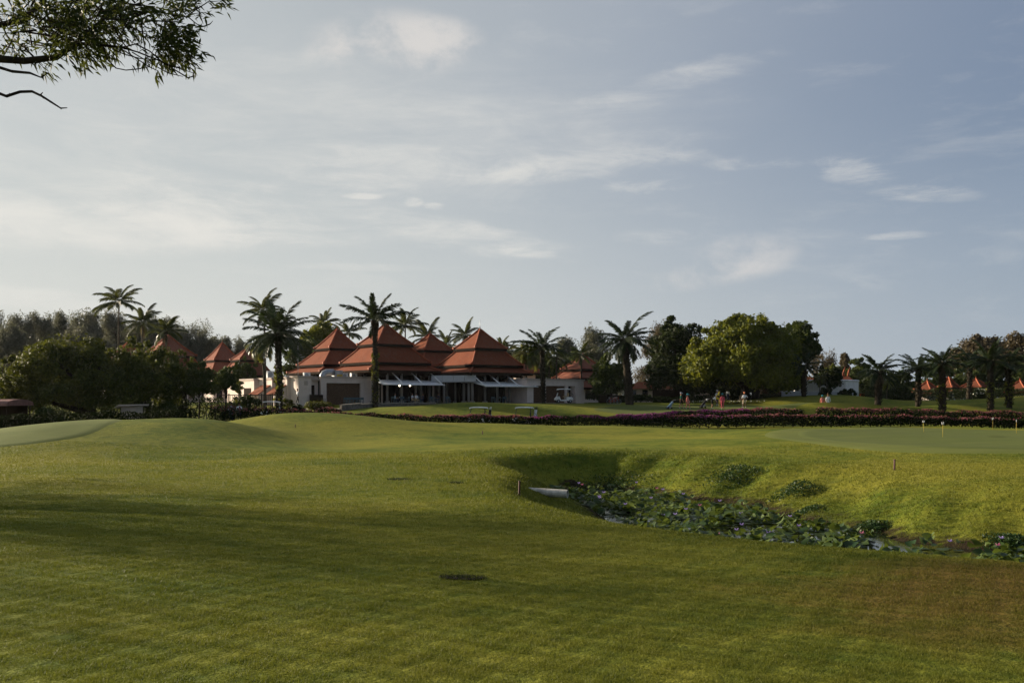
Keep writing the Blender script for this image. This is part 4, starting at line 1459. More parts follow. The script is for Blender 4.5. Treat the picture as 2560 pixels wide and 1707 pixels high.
def palm(label, px, py_hub, pxw, D, kind='coco', seed=1, base=None, base_px=None, nf=None, tr=None, group=None, lo=-30, skirt=0, ivy=0, up=1.0, name=None):
    rng = np.random.default_rng(seed)
    x = PX(px, D)
    bx = PX(base_px, D) if base_px else x
    zb = Hs(bx, D) if base is None else base
    hub = PZ(py_hub, D) - zb
    L = PM(pxw, D) / 2 * 1.07
    nm = name or dict(coco='coconut_palm', oil='oil_palm', fox='foxtail_palm')[kind]
    root = thing(nm, label, 'palm tree', (bx, D, zb), 0, group)
    r0 = tr or dict(coco=0.14, oil=0.23, fox=0.14)[kind]
    t = MB()
    dxx = x - bx
    n = max(6, int(hub / 0.9)) if kind != 'oil' else max(8, int(hub / 0.35))
    pts, rad = [], []
    for i in range(n + 1):
        s = i / n
        pts.append((dxx * s ** 1.5 + 0.06 * math.sin(s * 5 + seed), 0.05 * math.cos(s * 4 + seed), -0.3 + (hub + 0.3) * s))
        if kind == 'oil':
            rr = r0 * (1.20 - 0.25 * s) * rng.uniform(0.86, 1.14)
            if s > 0.86:
                rr *= 1 + 0.9 * (s - 0.86) / 0.14
        else:
            rr = r0 * (1.5 if i == 0 else 1.05 - 0.35 * s)
        rad.append(rr)
    t.tube(pts, rad, 9 if kind == 'oil' else 7)
    tk = t.build('trunk', M['oil_bark' if kind == 'oil' else 'palm_bark'], root)
    if kind == 'oil':
        # stumps of old leaf stalks all the way up
        st = MB()
        k = 0
        z = 0.3
        while z < hub - 0.1:
            s = z / hub
            a = k * 2.399
            rr = r0 * (1.15 - 0.25 * s) * (1.5 if s > 0.88 else 1.0)
            cx, cy = dxx * s ** 1.5, 0
            c0 = Vector((cx + math.cos(a) * rr * 0.9, cy + math.sin(a) * rr * 0.9, z))
            c1 = Vector((cx + math.cos(a) * (rr + 0.11), cy + math.sin(a) * (rr + 0.11), z + 0.24))
            st.tube([c0, c1], [0.075, 0.04], 4, smooth=False)
            z += 0.055 if s < 0.85 else 0.03
            k += 1
        st.build('leaf_stumps', M['oil_bark'], root)
    hx = pts[-1][0]
    nf = (nf + 3 if nf and kind == 'oil' else nf) or dict(coco=18, oil=24, fox=16)[kind]
    hi = 80 if kind == 'coco' else 70
    for i in range(nf):
        s = (i + 0.5) / nf
        ele = hi - (hi - lo) * (s ** 0.64) + rng.uniform(-11, 11)
        azm = i * 2.39996 + rng.uniform(-.45, .45)
        ln = L * rng.uniform(0.84, 1.16) * (0.82 + 0.18 * math.cos(R(ele - 20))) * (up if ele > 50 else 1)
        me = FR[kind][int(rng.integers(0, 5))]
        o = obj('frond', me, root, (hx + math.cos(azm) * r0 * 0.3, math.sin(azm) * r0 * 0.3, hub + 0.1 * math.sin(R(ele))), (rng.uniform(-.4, .4), -R(ele), azm), (ln, ln * (1.05 if kind == 'coco' else 1.15), ln))
    for i in range(skirt):
        azm = rng.uniform(0, 6.28)
        ln = L * rng.uniform(0.55, 0.8)
        obj('dry_frond', DRY[int(rng.integers(0, 4))], root, (hx, 0, hub - 0.25), (0, R(rng.uniform(40, 68)), azm), ln)
    if kind == 'coco':
        nb = MB()
        for k in range(6):
            a = k * 1.05 + seed
            nb.ball((hx + math.cos(a) * 0.28, math.sin(a) * 0.28, hub - 0.22 - 0.1 * (k % 2)), (0.13, 0.13, 0.16), 6, 5)
        nb.build('coconut_bunch', M['oil_bark'], root)
    if ivy:
        C = []
        for i in range(ivy):
            z = rng.uniform(0.2, hub * 0.62) if rng.random() < 0.6 else rng.uniform(hub * 0.3, hub * 0.6)
            a = rng.uniform(0, 6.28)
            rr = r0 * rng.uniform(1.0, 1.9)
            C.append((dxx * (z / hub) ** 1.5 + math.cos(a) * rr, math.sin(a) * rr, z))
        V, F, k = leaf_faces(rng, np.array(C), 0.34, 0.7)
        obj('climbing_leaves', mesh_np('climbing_leaves', V, F, M['lf_ivy'], False, np.repeat(rng.uniform(0, 1, ivy), k)), root)
    return root


def shrub(name, label, px, py_top, pxw, D, m, seed, base=None, size=0.2, n=12, per=160, cat='shrub', group=None, blossoms=None, nb=0, dep=None):
    rng = np.random.default_rng(seed)
    x = PX(px, D)
    zb = Hs(x, D) if base is None else base
    Ht = PZ(py_top, D) - zb
    W = PM(pxw, D)
    root = thing(name, label, cat, (x, D, zb), 0, group)
    cl = dome_clumps(rng, W * 0.85, Ht, n, 0.42, 0.8, dep)
    # keep a low shrub's clumps inside its own height
    cl = [(a, b, min(c_, Ht * 0.72), r1, r2, min(r3, Ht * 0.34)) for a, b, c_, r1, r2, r3 in cl]
    obj('foliage', crown_mesh(rng, cl, per, size, M[m], 0.6, 0.4, 0.6, name='foliage'), root)
    st = MB()
    for a, b, c_, *_ in cl[:6]:
        st.tube([(a * 0.2, b * 0.2, -0.1), (a * 0.7, b * 0.7, c_)], [0.05, 0.02], 4)
    st.build('stems', M['bark_dark'], root)
    if nb:
        C = np.array([(a + rng.normal() * r1 * 0.6, b + rng.normal() * r1 * 0.6 - r1 * 0.4, c_ + r3 * rng.uniform(0.2, 1)) for a, b, c_, r1, _, r3 in (cl[int(rng.integers(0, len(cl)))] for _ in range(nb))])
        V, F, k = leaf_faces(rng, C, size * 0.8, 0.9, 0.5)
        obj('blossoms', mesh_np('blossoms', V, F, M[blossoms], False, np.repeat(rng.uniform(0, 1, nb), k)), root)
    return root


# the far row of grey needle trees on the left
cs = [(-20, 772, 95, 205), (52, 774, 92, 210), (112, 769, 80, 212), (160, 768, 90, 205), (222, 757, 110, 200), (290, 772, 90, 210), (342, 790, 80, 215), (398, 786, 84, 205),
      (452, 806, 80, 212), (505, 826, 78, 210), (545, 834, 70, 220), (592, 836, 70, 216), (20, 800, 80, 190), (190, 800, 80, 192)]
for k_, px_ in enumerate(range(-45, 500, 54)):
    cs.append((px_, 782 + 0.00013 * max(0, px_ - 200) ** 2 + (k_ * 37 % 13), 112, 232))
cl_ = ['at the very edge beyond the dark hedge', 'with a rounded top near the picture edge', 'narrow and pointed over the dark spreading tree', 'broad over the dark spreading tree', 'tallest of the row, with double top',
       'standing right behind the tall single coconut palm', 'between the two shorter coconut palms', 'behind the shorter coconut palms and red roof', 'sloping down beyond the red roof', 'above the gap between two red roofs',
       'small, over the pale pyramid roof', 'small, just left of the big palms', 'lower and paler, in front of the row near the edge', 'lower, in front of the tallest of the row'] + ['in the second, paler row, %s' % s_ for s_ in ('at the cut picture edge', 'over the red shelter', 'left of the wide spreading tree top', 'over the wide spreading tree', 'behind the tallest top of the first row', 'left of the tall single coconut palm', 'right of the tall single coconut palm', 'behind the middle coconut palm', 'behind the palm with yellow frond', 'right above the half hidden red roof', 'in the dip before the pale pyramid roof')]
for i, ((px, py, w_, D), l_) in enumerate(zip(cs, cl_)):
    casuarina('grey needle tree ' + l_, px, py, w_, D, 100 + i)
# trees right of the clubhouse, far
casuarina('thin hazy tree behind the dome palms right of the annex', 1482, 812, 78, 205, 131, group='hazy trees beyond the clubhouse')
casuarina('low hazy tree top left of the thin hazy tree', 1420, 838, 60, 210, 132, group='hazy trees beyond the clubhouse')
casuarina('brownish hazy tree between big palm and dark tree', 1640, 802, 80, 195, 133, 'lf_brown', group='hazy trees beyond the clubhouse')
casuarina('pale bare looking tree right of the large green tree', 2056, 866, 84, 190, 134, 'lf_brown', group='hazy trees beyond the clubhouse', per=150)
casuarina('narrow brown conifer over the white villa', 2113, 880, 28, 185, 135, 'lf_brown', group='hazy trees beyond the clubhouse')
tree('broad_tree', 'large hazy brown green tree over the oil palm row, far right', 2455, 832, 175, 945, 178, M['lf_brown'], 'hazy trees beyond the clubhouse', 30, 330, 0.55, 0.32, seed=21, base=2)
tree('broad_tree', 'taller hazy tree cut by the right picture edge', 2545, 824, 130, 945, 172, M['lf_brown'], 'hazy trees beyond the clubhouse', 24, 330, 0.55, 0.34, seed=22, base=2)
tree('broad_tree', 'low hazy brown tree behind the oil palms, smallest of them', 2395, 868, 90, 950, 180, M['lf_brown'], 'hazy trees beyond the clubhouse', 16, 260, 0.5, 0.36, seed=23, base=2)

# big dark spreading trees on the left
RT = 'dark spreading garden trees'
tree('spreading_tree', 'wide dark spreading tree behind the dark hedge with the kiosk', 182, 826, 350, 1046, 88, M['lf_rain'], RT, 62, 520, 0.26, 0.24, seed=31, trunk_r=0.5, dep=13, tx=2.0)
tree('spreading_tree', 'dark tree filling the picture edge above the red shelter', -10, 872, 190, 1040, 92, M['lf_rain'], RT, 30, 420, 0.28, 0.30, seed=32, dep=11)
tree('spreading_tree', 'dark tree with drooping boughs in front of half hidden roof', 350, 826, 230, 1034, 93, M['lf_rain'], RT, 40, 460, 0.26, 0.27, seed=33, dep=11)
tree('twiggy_tree', 'thin twiggy reddish tree in front of red pyramid roof', 430, 856, 140, 985, 99, M['lf_rain'], None, 24, 170, 0.20, 0.26, seed=34, bark='bark')
for i, (lab, px, pt, w_, pb, D, m) in enumerate((
        ('bushy bright green clump of garden palms and bamboo', 497, 893, 92, 1000, 98, 'lf_mid'),
        ('second smaller clump of garden foliage by the fence', 562, 908, 62, 985, 101, 'lf_mid'))):
    tree('garden_tree', lab, px, pt, w_, pb, D, M[m], 'leafy garden clumps', 22, 320, 0.34, 0.36, seed=41 + i, aspect=0.3, droop=0.8, trunk_r=0.07)
shrub('garden_shrub', 'young plumeria like shrub with pale upright leaves before dark wall', 402, 948, 52, 97, 'lf_mid', 51, size=0.34)
shrub('clipped_bush', 'rounded clipped bush above the kiosk roof', 345, 992, 58, 90, 'lf_mid', 52, size=0.16)
shrub('clipped_bush', 'larger rounded clipped bush right of kiosk', 412, 988, 76, 92, 'lf_mid', 53, size=0.16, n=16)
shrub('garden_shrub', 'leafy plants lit by sun left of the kiosk', 262, 1003, 46, 82, 'lf_shrub', 54, size=0.24)
shrub('garden_shrub', 'banana like plants beside the red shelter', 125, 1008, 80, 80, 'lf_mid', 55, size=0.4)
shrub('garden_shrub', 'dense dark shrubs before the fence', 620, 976, 92, 106, 'lf_dark', 56, size=0.24, n=18)
shrub('garden_shrub', 'light green shrubs at the foot of the fence', 585, 992, 70, 102, 'lf_shrub', 57, size=0.24, n=16)
shrub('garden_shrub', 'low sunlit bush at the foot of the white wall corner', 722, 989, 40, 112, 'lf_shrub', 58, size=0.2)
shrub('garden_shrub', 'dark ground plants below the white corner pier', 742, 1008, 50, 108, 'lf_dark', 59, size=0.2)
shrub('box_hedge', 'low clipped yellow green hedge before the brown stone panel', 796, 1001, 84, 116, 'lf_shrub', 60, size=0.16, n=26, dep=2.0)
shrub('garden_shrub', 'spindly young tree with yellow leaves before the white wing', 600, 925, 26, 110, 'lf_fox', 61, size=0.3, n=6, per=60)
tree('round_tree', 'broad round yellow green tree rising behind the left roofs', 806, 804, 128, 900, 158, M['lf_bright'], None, 26, 300, 0.42, 0.34, seed=62, base=2)
tree('garden_tree', 'dense dark tree between big palm and red roof', 762, 832, 120, 990, 152, M['lf_mid'], None, 28, 300, 0.40, 0.34, seed=63, base=1.9)
tree('garden_tree', 'dark tree behind the weeping palm at the villa roof', 615, 880, 76, 985, 142, M['lf_mid'], None, 16, 260, 0.36, 0.36, seed=64, base=1.8)
# right group of great trees
tree('garden_tree', 'mixed green tree under the big shaggy palm', 1528, 862, 104, 1000, 136, M['lf_mid'], None, 28, 320, 0.40, 0.34, seed=71)
tree('garden_tree', 'green trees behind thin palms at the annex end', 1440, 868, 90, 960, 168, M['lf_mid'], None, 20, 260, 0.42, 0.36, seed=72, base=2)
tree('garden_tree', 'dull green tree behind dome shaped palms', 1350, 880, 150, 960, 172, M['lf_mid'], None, 24, 280, 0.42, 0.36, seed=73, base=2)
tree('broad_tree', 'tall dark tree crowding the yellow green tree', 1700, 772, 175, 1000, 143, M['lf_dark'], 'great trees beside the far green', 44, 420, 0.42, 0.28, seed=74)
tree('broad_tree', 'great round yellow green tree above the golfers', 1862, 772, 318, 990, 131, M['lf_bright'], 'great trees beside the far green', 100, 560, 0.40, 0.22, seed=75, trunk_r=0.6)
tree('broad_tree', 'dark crown on a long bough beside the yellow green tree', 1985, 796, 135, 915, 137, M['lf_mid'], 'great trees beside the far green', 44, 400, 0.40, 0.27, seed=76, trunk_r=0.45, lean=0.06, tx=-5.5)
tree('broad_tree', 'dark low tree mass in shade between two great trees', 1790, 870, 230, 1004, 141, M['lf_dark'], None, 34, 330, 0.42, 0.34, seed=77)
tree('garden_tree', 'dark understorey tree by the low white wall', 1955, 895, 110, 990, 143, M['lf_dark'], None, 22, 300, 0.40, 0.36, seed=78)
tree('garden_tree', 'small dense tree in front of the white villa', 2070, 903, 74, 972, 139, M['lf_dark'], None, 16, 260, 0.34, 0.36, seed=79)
tree('garden_tree', 'round dark green tree above the white villa', 2146, 886, 66, 965, 165, M['lf_mid'], None, 18, 280, 0.40, 0.38, seed=80, base=2)
tree('garden_tree', 'yellowish tree between pale bare tree and conifer', 2085, 908, 66, 960, 172, M['lf_bright'], None, 14, 240, 0.40, 0.38, seed=81, base=2)
for i, (px, pt, w_, D, m, lab) in enumerate((
        (2185, 925, 90, 150, 'lf_dark', 'dark shrubbery right of the white villa'), (2245, 918, 100, 165, 'lf_mid', 'green thicket between the first two oil palms'),
        (2330, 905, 110, 172, 'lf_mid', 'thicket above the dark hipped roof'), (2420, 910, 120, 172, 'lf_mid', 'thicket above the small pyramid roof'),
        (2500, 915, 110, 168, 'lf_dark', 'dark thicket behind the last oil palms'), (2570, 900, 90, 165, 'lf_mid', 'thicket at the right picture edge'),
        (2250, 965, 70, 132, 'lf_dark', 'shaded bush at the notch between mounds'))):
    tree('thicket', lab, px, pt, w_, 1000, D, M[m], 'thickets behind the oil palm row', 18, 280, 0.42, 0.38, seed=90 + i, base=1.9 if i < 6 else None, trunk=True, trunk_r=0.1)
shrub('garden_shrub', 'bush with white flowers before the orange roof', 2452, 966, 60, 132, 'lf_dark', 98, size=0.22, blossoms='fl_white', nb=120)
shrub('garden_shrub', 'white flowering bush behind the annex roof edge', 1385, 926, 70, 150, 'lf_mid', 99, base=2.0, size=0.26, blossoms='fl_white', nb=140)
shrub('garden_shrub', 'cycad like palm bush before the white villa', 2118, 966, 48, 134, 'lf_dark', 151, size=0.4, n=10)
shrub('garden_shrub', 'spiky dark palm bush at the low white wall', 2068, 963, 40, 133, 'lf_dark', 152, size=0.4, n=10, per=90)
shrub('flower_bed', 'bed of pale lilies in shade under the great trees', 1812, 1001, 200, 124, 'lf_shrub', 153, size=0.2, n=34, per=70, cat='flower bed', blossoms='fl_white', nb=90, dep=3)
shrub('garden_shrub', 'dark bushes behind the snack stall', 1500, 968, 70, 142, 'lf_dark', 154, base=1.95, size=0.3)
shrub('garden_shrub', 'row of dark potted bushes before the long bungalow', 1590, 986, 120, 138, 'lf_dark', 155, size=0.24, n=22, dep=2)

# palms
CB = 'coconut palms behind the clubhouse roofs'
palm('tall lone coconut palm over the dark spreading trees', 298, 752, 122, 140, 'coco', 1, base=1.5)
palm('coconut palm just right of the tall lone one', 356, 806, 108, 136, 'coco', 2, base=1.5, skirt=2)
palm('coconut palm with yellow frond above half hidden roof', 414, 826, 96, 132, 'coco', 3, base=1.5, skirt=2)
palm('tall slender coconut palm above the thick shaggy palm', 658, 776, 118, 124, 'coco', 4, base_px=665, skirt=2)
palm('coconut palm top over the round yellow green tree', 812, 806, 84, 172, 'coco', 5, base=2, group=CB)
palm('small coconut palm between two front roof tips', 874, 830, 76, 165, 'coco', 6, base=2, group=CB)
palm('coconut palm with clear trunk above the largest roof slope', 1014, 812, 104, 152, 'coco', 7, base=2, group=CB)
palm('coconut palm right behind the tip of the middle roof', 1066, 842, 100, 160, 'coco', 8, base=2, group=CB, up=1.3)
palm('low coconut palm between middle roof and dining pavilion', 1116, 862, 80, 164, 'coco', 9, base=2, group=CB)
palm('coconut palm left of the dining pavilion tip', 1164, 838, 92, 166, 'coco', 10, base=2, group=CB)
palm('coconut palm peeping over right slope of the dining pavilion', 1252, 866, 64, 168, 'coco', 11, base=2, group=CB)
palm('coconut palm close to the annex palm, low and dark', 1272, 878, 70, 160, 'coco', 12, base=2, group=CB)
palm('yellowish feathery palm left of the annex palm', 1316, 885, 100, 150, 'fox', 13, base=2, nf=24)
palm('feathery palm right of the annex palm with slim trunk', 1392, 890, 80, 147, 'coco', 14, base=2)
palm('slender palm standing before the two tiered villa roof', 1452, 885, 76, 140, 'coco', 15, base=2, base_px=1456)
palm('palm at the edge of the great dark palm, mostly hidden', 1372, 902, 76, 152, 'coco', 16, base=2)
palm('drooping yellow green palm left of thick palm trunk', 652, 862, 92, 116, 'fox', 17, base_px=663, nf=24, lo=-55)
OP = 'thick trunked palms along the course'
palm('big shaggy palm with bushy trunk before the white wing', 694, 832, 196, 108, 'oil', 18, nf=34, lo=-42, group=OP, base_px=698, ivy=160, tr=0.30)
palm('tall thick trunked palm with yellow climbing leaves by the awning', 938, 800, 182, 116, 'oil', 19, nf=19, lo=-18, group=OP, base_px=938, ivy=260, tr=0.25)
palm('thick trunked palm standing before the pink annex', 1355, 868, 138, 122, 'oil', 20, nf=20, lo=-18, group=OP, base_px=1358)
palm('great dark shaggy palm left of the long bungalow', 1562, 846, 140, 124, 'oil', 21, nf=44, lo=-62, group=OP, base_px=1573, tr=0.42, up=1.3)
palm('short dark palm under the edge of the great tree', 2010, 912, 84, 126, 'oil', 22, nf=26, lo=-40, group=OP, tr=0.29)
palm('first oil palm of the right hand row, bushy and dark', 2196, 926, 112, 112, 'oil', 23, nf=32, lo=-45, group=OP, skirt=4, tr=0.31)
palm('second oil palm of the right row with slimmer trunk', 2296, 920, 104, 112, 'oil', 24, nf=26, lo=-25, group=OP, tr=0.25)
palm('largest oil palm of the right row beside pyramid roof', 2356, 908, 118, 108, 'oil', 25, nf=28, lo=-28, group=OP, ivy=60, tr=0.31)
palm('oil palm with ivy trunk right of the orange roofs', 2476, 900, 118, 108, 'oil', 26, nf=28, lo=-28, group=OP, ivy=120, tr=0.25)
palm('oil palm with yellow ivy near the right picture edge', 2522, 910, 112, 114, 'oil', 27, nf=28, lo=-28, group=OP, ivy=140, tr=0.30)
palm('oil palm cut by the right picture edge', 2580, 914, 110, 112, 'oil', 28, nf=26, lo=-28, group=OP, tr=0.29)
palm('oil palm farther back between pyramid roof and ivy palm', 2424, 905, 96, 132, 'oil', 29, nf=24, lo=-28, group=OP, tr=0.3)
for i, (px, py, w_, D, lab) in enumerate(((2050, 945, 44, 136, 'small clustering palm before the white villa'), (2218, 955, 46, 128, 'thin young palm beside the first oil palm'))):
    palm(lab, px, py, w_, D, 'fox', 160 + i, nf=14, tr=0.07, name='young_palm')

# far wood that closes the view behind everything
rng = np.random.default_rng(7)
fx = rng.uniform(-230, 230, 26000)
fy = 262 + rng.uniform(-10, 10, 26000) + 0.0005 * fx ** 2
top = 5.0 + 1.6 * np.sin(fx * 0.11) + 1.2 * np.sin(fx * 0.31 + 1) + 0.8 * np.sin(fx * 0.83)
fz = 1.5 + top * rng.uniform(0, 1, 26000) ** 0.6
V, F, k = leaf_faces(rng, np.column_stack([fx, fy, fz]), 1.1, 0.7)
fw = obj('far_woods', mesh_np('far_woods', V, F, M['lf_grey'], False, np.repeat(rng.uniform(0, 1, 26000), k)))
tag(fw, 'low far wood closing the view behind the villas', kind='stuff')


# ------------------------------------------------------------------ hedges
def hedge(label, pts, width, flower, dens, dark='lf_hedge', seed=1, fdens=70, gap=0.0, group='low clipped hedges across the course'):
    """pts: (x, y, top z). Leaves fill the volume between the ground and the top; bracts sit on the crown and spill down the sides"""
    rng = np.random.default_rng(seed)
    P = np.array(pts, float)
    seg = np.hypot(np.diff(P[:, 0]), np.diff(P[:, 1]))
    S = np.concatenate([[0], np.cumsum(seg)])
    n = int(S[-1] * dens)
    t = rng.uniform(0, S[-1], n)
    cx, cy, ct = (np.interp(t, S, P[:, j]) for j in range(3))
    dx_, dy_ = np.interp(t, S, np.gradient(P[:, 0], S)), np.interp(t, S, np.gradient(P[:, 1], S))
    l_ = np.hypot(dx_, dy_)
    nx, ny = dy_ / l_, -dx_ / l_
    o = rng.uniform(-1, 1, n)
    x, y = cx + nx * o * width / 2, cy + ny * o * width / 2
    g0 = H(x, y)
    wob = 0.06 * np.sin(t * 1.9) + 0.05 * np.sin(t * 0.7 + 2) + 0.04 * np.sin(t * 4.3)
    hh = ct + wob - g0
    u = rng.uniform(0, 1, n) ** 0.8
    z = g0 + gap * hh + (1 - gap) * hh * u * (1 - 0.10 * o * o)
    root = thing('hedge', label, 'hedge', (float(P[:, 0].mean()), float(P[:, 1].mean()), 0), 0, group)
    off = np.array([root.location.x, root.location.y, 0])
    V, F, k = leaf_faces(rng, np.column_stack([x, y, z]) - off, 0.19, 0.65, 0.2)
    obj('foliage', mesh_np('foliage', V, F, M[dark], False, np.repeat(rng.uniform(0, 1, n), k)), root)
    st = MB()
    for q in np.arange(0.3, S[-1], 0.8):
        px_, py_, pt_ = (float(np.interp(q, S, P[:, j])) for j in range(3))
        gz_ = Hs(px_, py_)
        st.tube([(px_ - off[0], py_ - off[1], gz_ - 0.05), (px_ - off[0] + 0.1, py_ - off[1], pt_ - 0.2)], [0.04, 0.02], 4)
    st.build('stems', M['bark_dark'], root)
    for fm, f0, f1, dn in flower:
        n2 = int(S[-1] * (f1 - f0) * dn * 0.75)
        t = rng.uniform(f0 * S[-1], f1 * S[-1], n2)
        # bracts come in drifts
        keep = (np.sin(t * 1.3 + f0 * 9) + np.sin(t * 0.47) + rng.normal(0, 0.9, n2)) > -0.6
        t = t[keep]
        n2 = len(t)
        cx, cy, ct = (np.interp(t, S, P[:, j]) for j in range(3))
        dx_, dy_ = np.interp(t, S, np.gradient(P[:, 0], S)), np.interp(t, S, np.gradient(P[:, 1], S))
        l_ = np.hypot(dx_, dy_)
        o = rng.uniform(-1.08, 1.08, n2)
        x, y = cx + dy_ / l_ * o * width / 2, cy - dx_ / l_ * o * width / 2
        g0 = H(x, y)
        wob = 0.06 * np.sin(t * 1.9) + 0.05 * np.sin(t * 0.7 + 2) + 0.04 * np.sin(t * 4.3)
        hh = ct + wob - g0
        z = g0 + hh * (1.05 - np.abs(rng.normal(0, 0.12, n2)) - 0.10 * o * o)
        V, F, k = leaf_faces(rng, np.column_stack([x, y, z]) - off, 0.13, 0.9, 0.4)
        obj('blossoms', mesh_np('blossoms', V, F, M[fm], False, np.repeat(rng.uniform(0, 1, n2), k)), root)
    return root


def HP(*rows):
    return [(PX(a, D), D, PZ(b, D)) for a, b, D in rows]


hedge('long dark hedge without flowers in front of the spreading trees', HP((-120, 1036, 71), (0, 1034, 71.5), (160, 1031, 72), (300, 1026, 73), (420, 1023, 74), (492, 1022, 75)), 1.3, [('fl_white', 0.5, 0.9, 1.5)], 420, seed=1)
hedge('short dark hedge with dusty pink top below the white wing', HP((525, 1016, 77), (600, 1016, 77.5), (690, 1018, 78), (744, 1023, 78)), 1.3, [('fl_salmon', 0.0, 1.0, 90)], 420, seed=2)
hedge('long flowering hedge running the width of the course', HP((748, 1026, 80), (850, 1030, 83), (950, 1034, 86), (1080, 1037, 88), (1200, 1037, 89.5), (1400, 1039, 90), (1540, 1039, 89), (1700, 1038, 88), (1900, 1036, 87), (2060, 1036, 86), (2250, 1038, 84.5), (2430, 1042, 83), (2560, 1046, 82), (2680, 1049, 81)),
      1.3, [('fl_salmon', 0.0, 0.34, 130), ('fl_pink', 0.2, 0.55, 90), ('fl_magenta', 0.32, 0.62, 110), ('fl_salmon', 0.50, 1.0, 120), ('fl_pink', 0.6, 1.0, 40)], 400, seed=3, gap=0.10)
hedge('second flowering hedge sloping up towards the golfers, vivid magenta', HP((1545, 1038, 94), (1600, 1034, 96), (1680, 1029, 98), (1780, 1024, 99.5), (1870, 1021, 100.5), (1960, 1020, 101), (2010, 1023, 101)),
      1.3, [('fl_magenta', 0.0, 0.72, 190), ('fl_pink', 0.4, 0.8, 70), ('fl_salmon', 0.6, 0.97, 110)], 400, seed=4)
hedge('third flowering hedge with pale pink end, right of the gap', HP((2040, 1020, 100), (2090, 1018, 99.5), (2200, 1020, 99), (2350, 1024, 97), (2560, 1029, 95), (2680, 1031, 94)),
      1.4, [('fl_salmon', 0.0, 1.0, 120), ('fl_pink', 0.1, 0.6, 50)], 400, seed=5)
hedge('short stub of flowering hedge beside the pale path', HP((790, 1020, 92), (820, 1018, 93), (850, 1019, 94)), 1.4, [('fl_salmon', 0.0, 1.0, 110)], 420, seed=6)
hedge('added dark shrub fill for the shade under the spreading trees', HP((-120, 1004, 98), (100, 1002, 99), (240, 998, 100), (330, 996, 102), (470, 992, 103), (560, 992, 104)), 2.2, [], 420, 'lf_dark', seed=7, group=None)  # added strip of dark leaves, fills the black shade below the crowns
hedge('added dark shrub fill for the shade under the great trees', HP((1640, 990, 136), (1720, 990, 138), (1800, 985, 138), (1900, 984, 139), (1975, 984, 141)), 2.2, [], 420, 'lf_dark', seed=8, group=None)  # dark leaves put in to make the shade under these trees black
hedge('added dark shrub fill for the shade behind the oil palm row', HP((2150, 974, 139), (2260, 972, 140), (2400, 970, 140), (2520, 968, 140), (2640, 968, 140)), 1.8, [], 420, 'lf_dark', seed=9, group=None)  # added dark leaves deepen the shade behind the palms and hide low walls

# ------------------------------------------------------------------ pond
Pw = []
for s in (1, -1):
    rng_ = range(len(CH)) if s == 1 else reversed(range(len(CH)))
    for i in rng_:
        d = CH[min(i + 1, len(CH) - 1)] - CH[max(i - 1, 0)]
        d /= np.hypot(*d)
        nn = np.array([-d[1], d[0]]) * s
        Pw.append(CH[i] + nn * (CHW[i] + 2.2) - (d * 2.4 if i == 0 else 0))
V = [(p[0], p[1], WATER_Z) for p in Pw]
mb = MB()
n = len(CH)
mb.add(V, [(i, i + 1, 2 * n - 2 - i, 2 * n - 1 - i) for i in range(n - 1)])
wo_ = mb.build('pond_water', make_water())
tag(wo_, 'still dark water in the narrow pond hollow', kind='structure')

rng = np.random.default_rng(5)


def pond_points(n, dmax, pad=0.0):
    out = []
    while len(out) < n:
        i = rng.integers(0, len(CH) - 2)
        t = rng.uniform(0, 1)
        c0 = CH[i] + (CH[i + 1] - CH[i]) * t
        d = CH[i + 1] - CH[i]
        d = d / np.hypot(*d)
        wv = (CHW[i] + (CHW[i + 1] - CHW[i]) * t) + pad
        o = rng.uniform(-1, 1) * wv
        p = c0 + np.array([-d[1], d[0]]) * o
        out.append(p)
    return np.array(out)


# lily leaves: round pads, some lying on the water, many lifted above it on stalks and tilted; open water stays in patches
pts = pond_points(5200, 0, 0.2)
cover = np.sin(pts[:, 0] * 1.1 + 1.0) * np.sin(pts[:, 1] * 0.9 + 0.4) + 0.5 * np.sin(pts[:, 0] * 2.7 - pts[:, 1] * 1.9) + rng.normal(0, 0.25, len(pts))
d_, s_ = chan(pts[:, 0], pts[:, 1])
keep = (cover > -0.28) & (d_ < 0.35)
# bare patch of water where the channel narrows on the right
pr = np.hypot(pts[:, 0] - 9.6, pts[:, 1] - 23.3)
keep &= ~((pr < 1.6) & (rng.uniform(0, 1, len(pts)) < 0.4))
pts = pts[keep]
V, F, T = [], [], []
for (x, y) in pts:
    r = rng.uniform(0.075, 0.165)
    lift = rng.uniform(0, 1)
    up = lift > 0.42
    z = WATER_Z + (rng.uniform(0.05, 0.27) if up else rng.uniform(0.005, 0.03))
    tilt = rng.uniform(0.1, 0.9) if up else rng.uniform(0, 0.08)
    a0, az_ = rng.uniform(0, 6.28), rng.uniform(0, 6.28)
    Mx = Matrix.Rotation(az_, 3, 'Z') @ Matrix.Rotation(tilt, 3, 'X') @ Matrix.Rotation(a0, 3, 'Z')
    b = len(V)
    V.append((x, y, z - (0.025 if up else 0.004)))
    m_ = 9
    for k in range(m_):
        a = 0.25 + (2 * math.pi - 0.5) * k / (m_ - 1)
        wave = 0.035 * math.sin(a * 2 + a0) if up else 0.0
        q = Mx @ Vector((math.cos(a) * r, math.sin(a) * r, wave))
        V.append((x + q.x, y + q.y, max(z + q.z, WATER_Z + 0.004)))
    F += [(b, b + 1 + k, b + 2 + k) for k in range(m_ - 1)]
    T += [rng.uniform(0.1, 1) ** 2.2] * (m_ + 1)  # few pads get a high tint, painting in the pale sunlit accents
o = obj('water_lilies', mesh_np('water_lilies', V, F, M['lf_lily'], True, np.array(T)))
tag(o, 'mass of water lily leaves crowding the pond', kind='stuff')


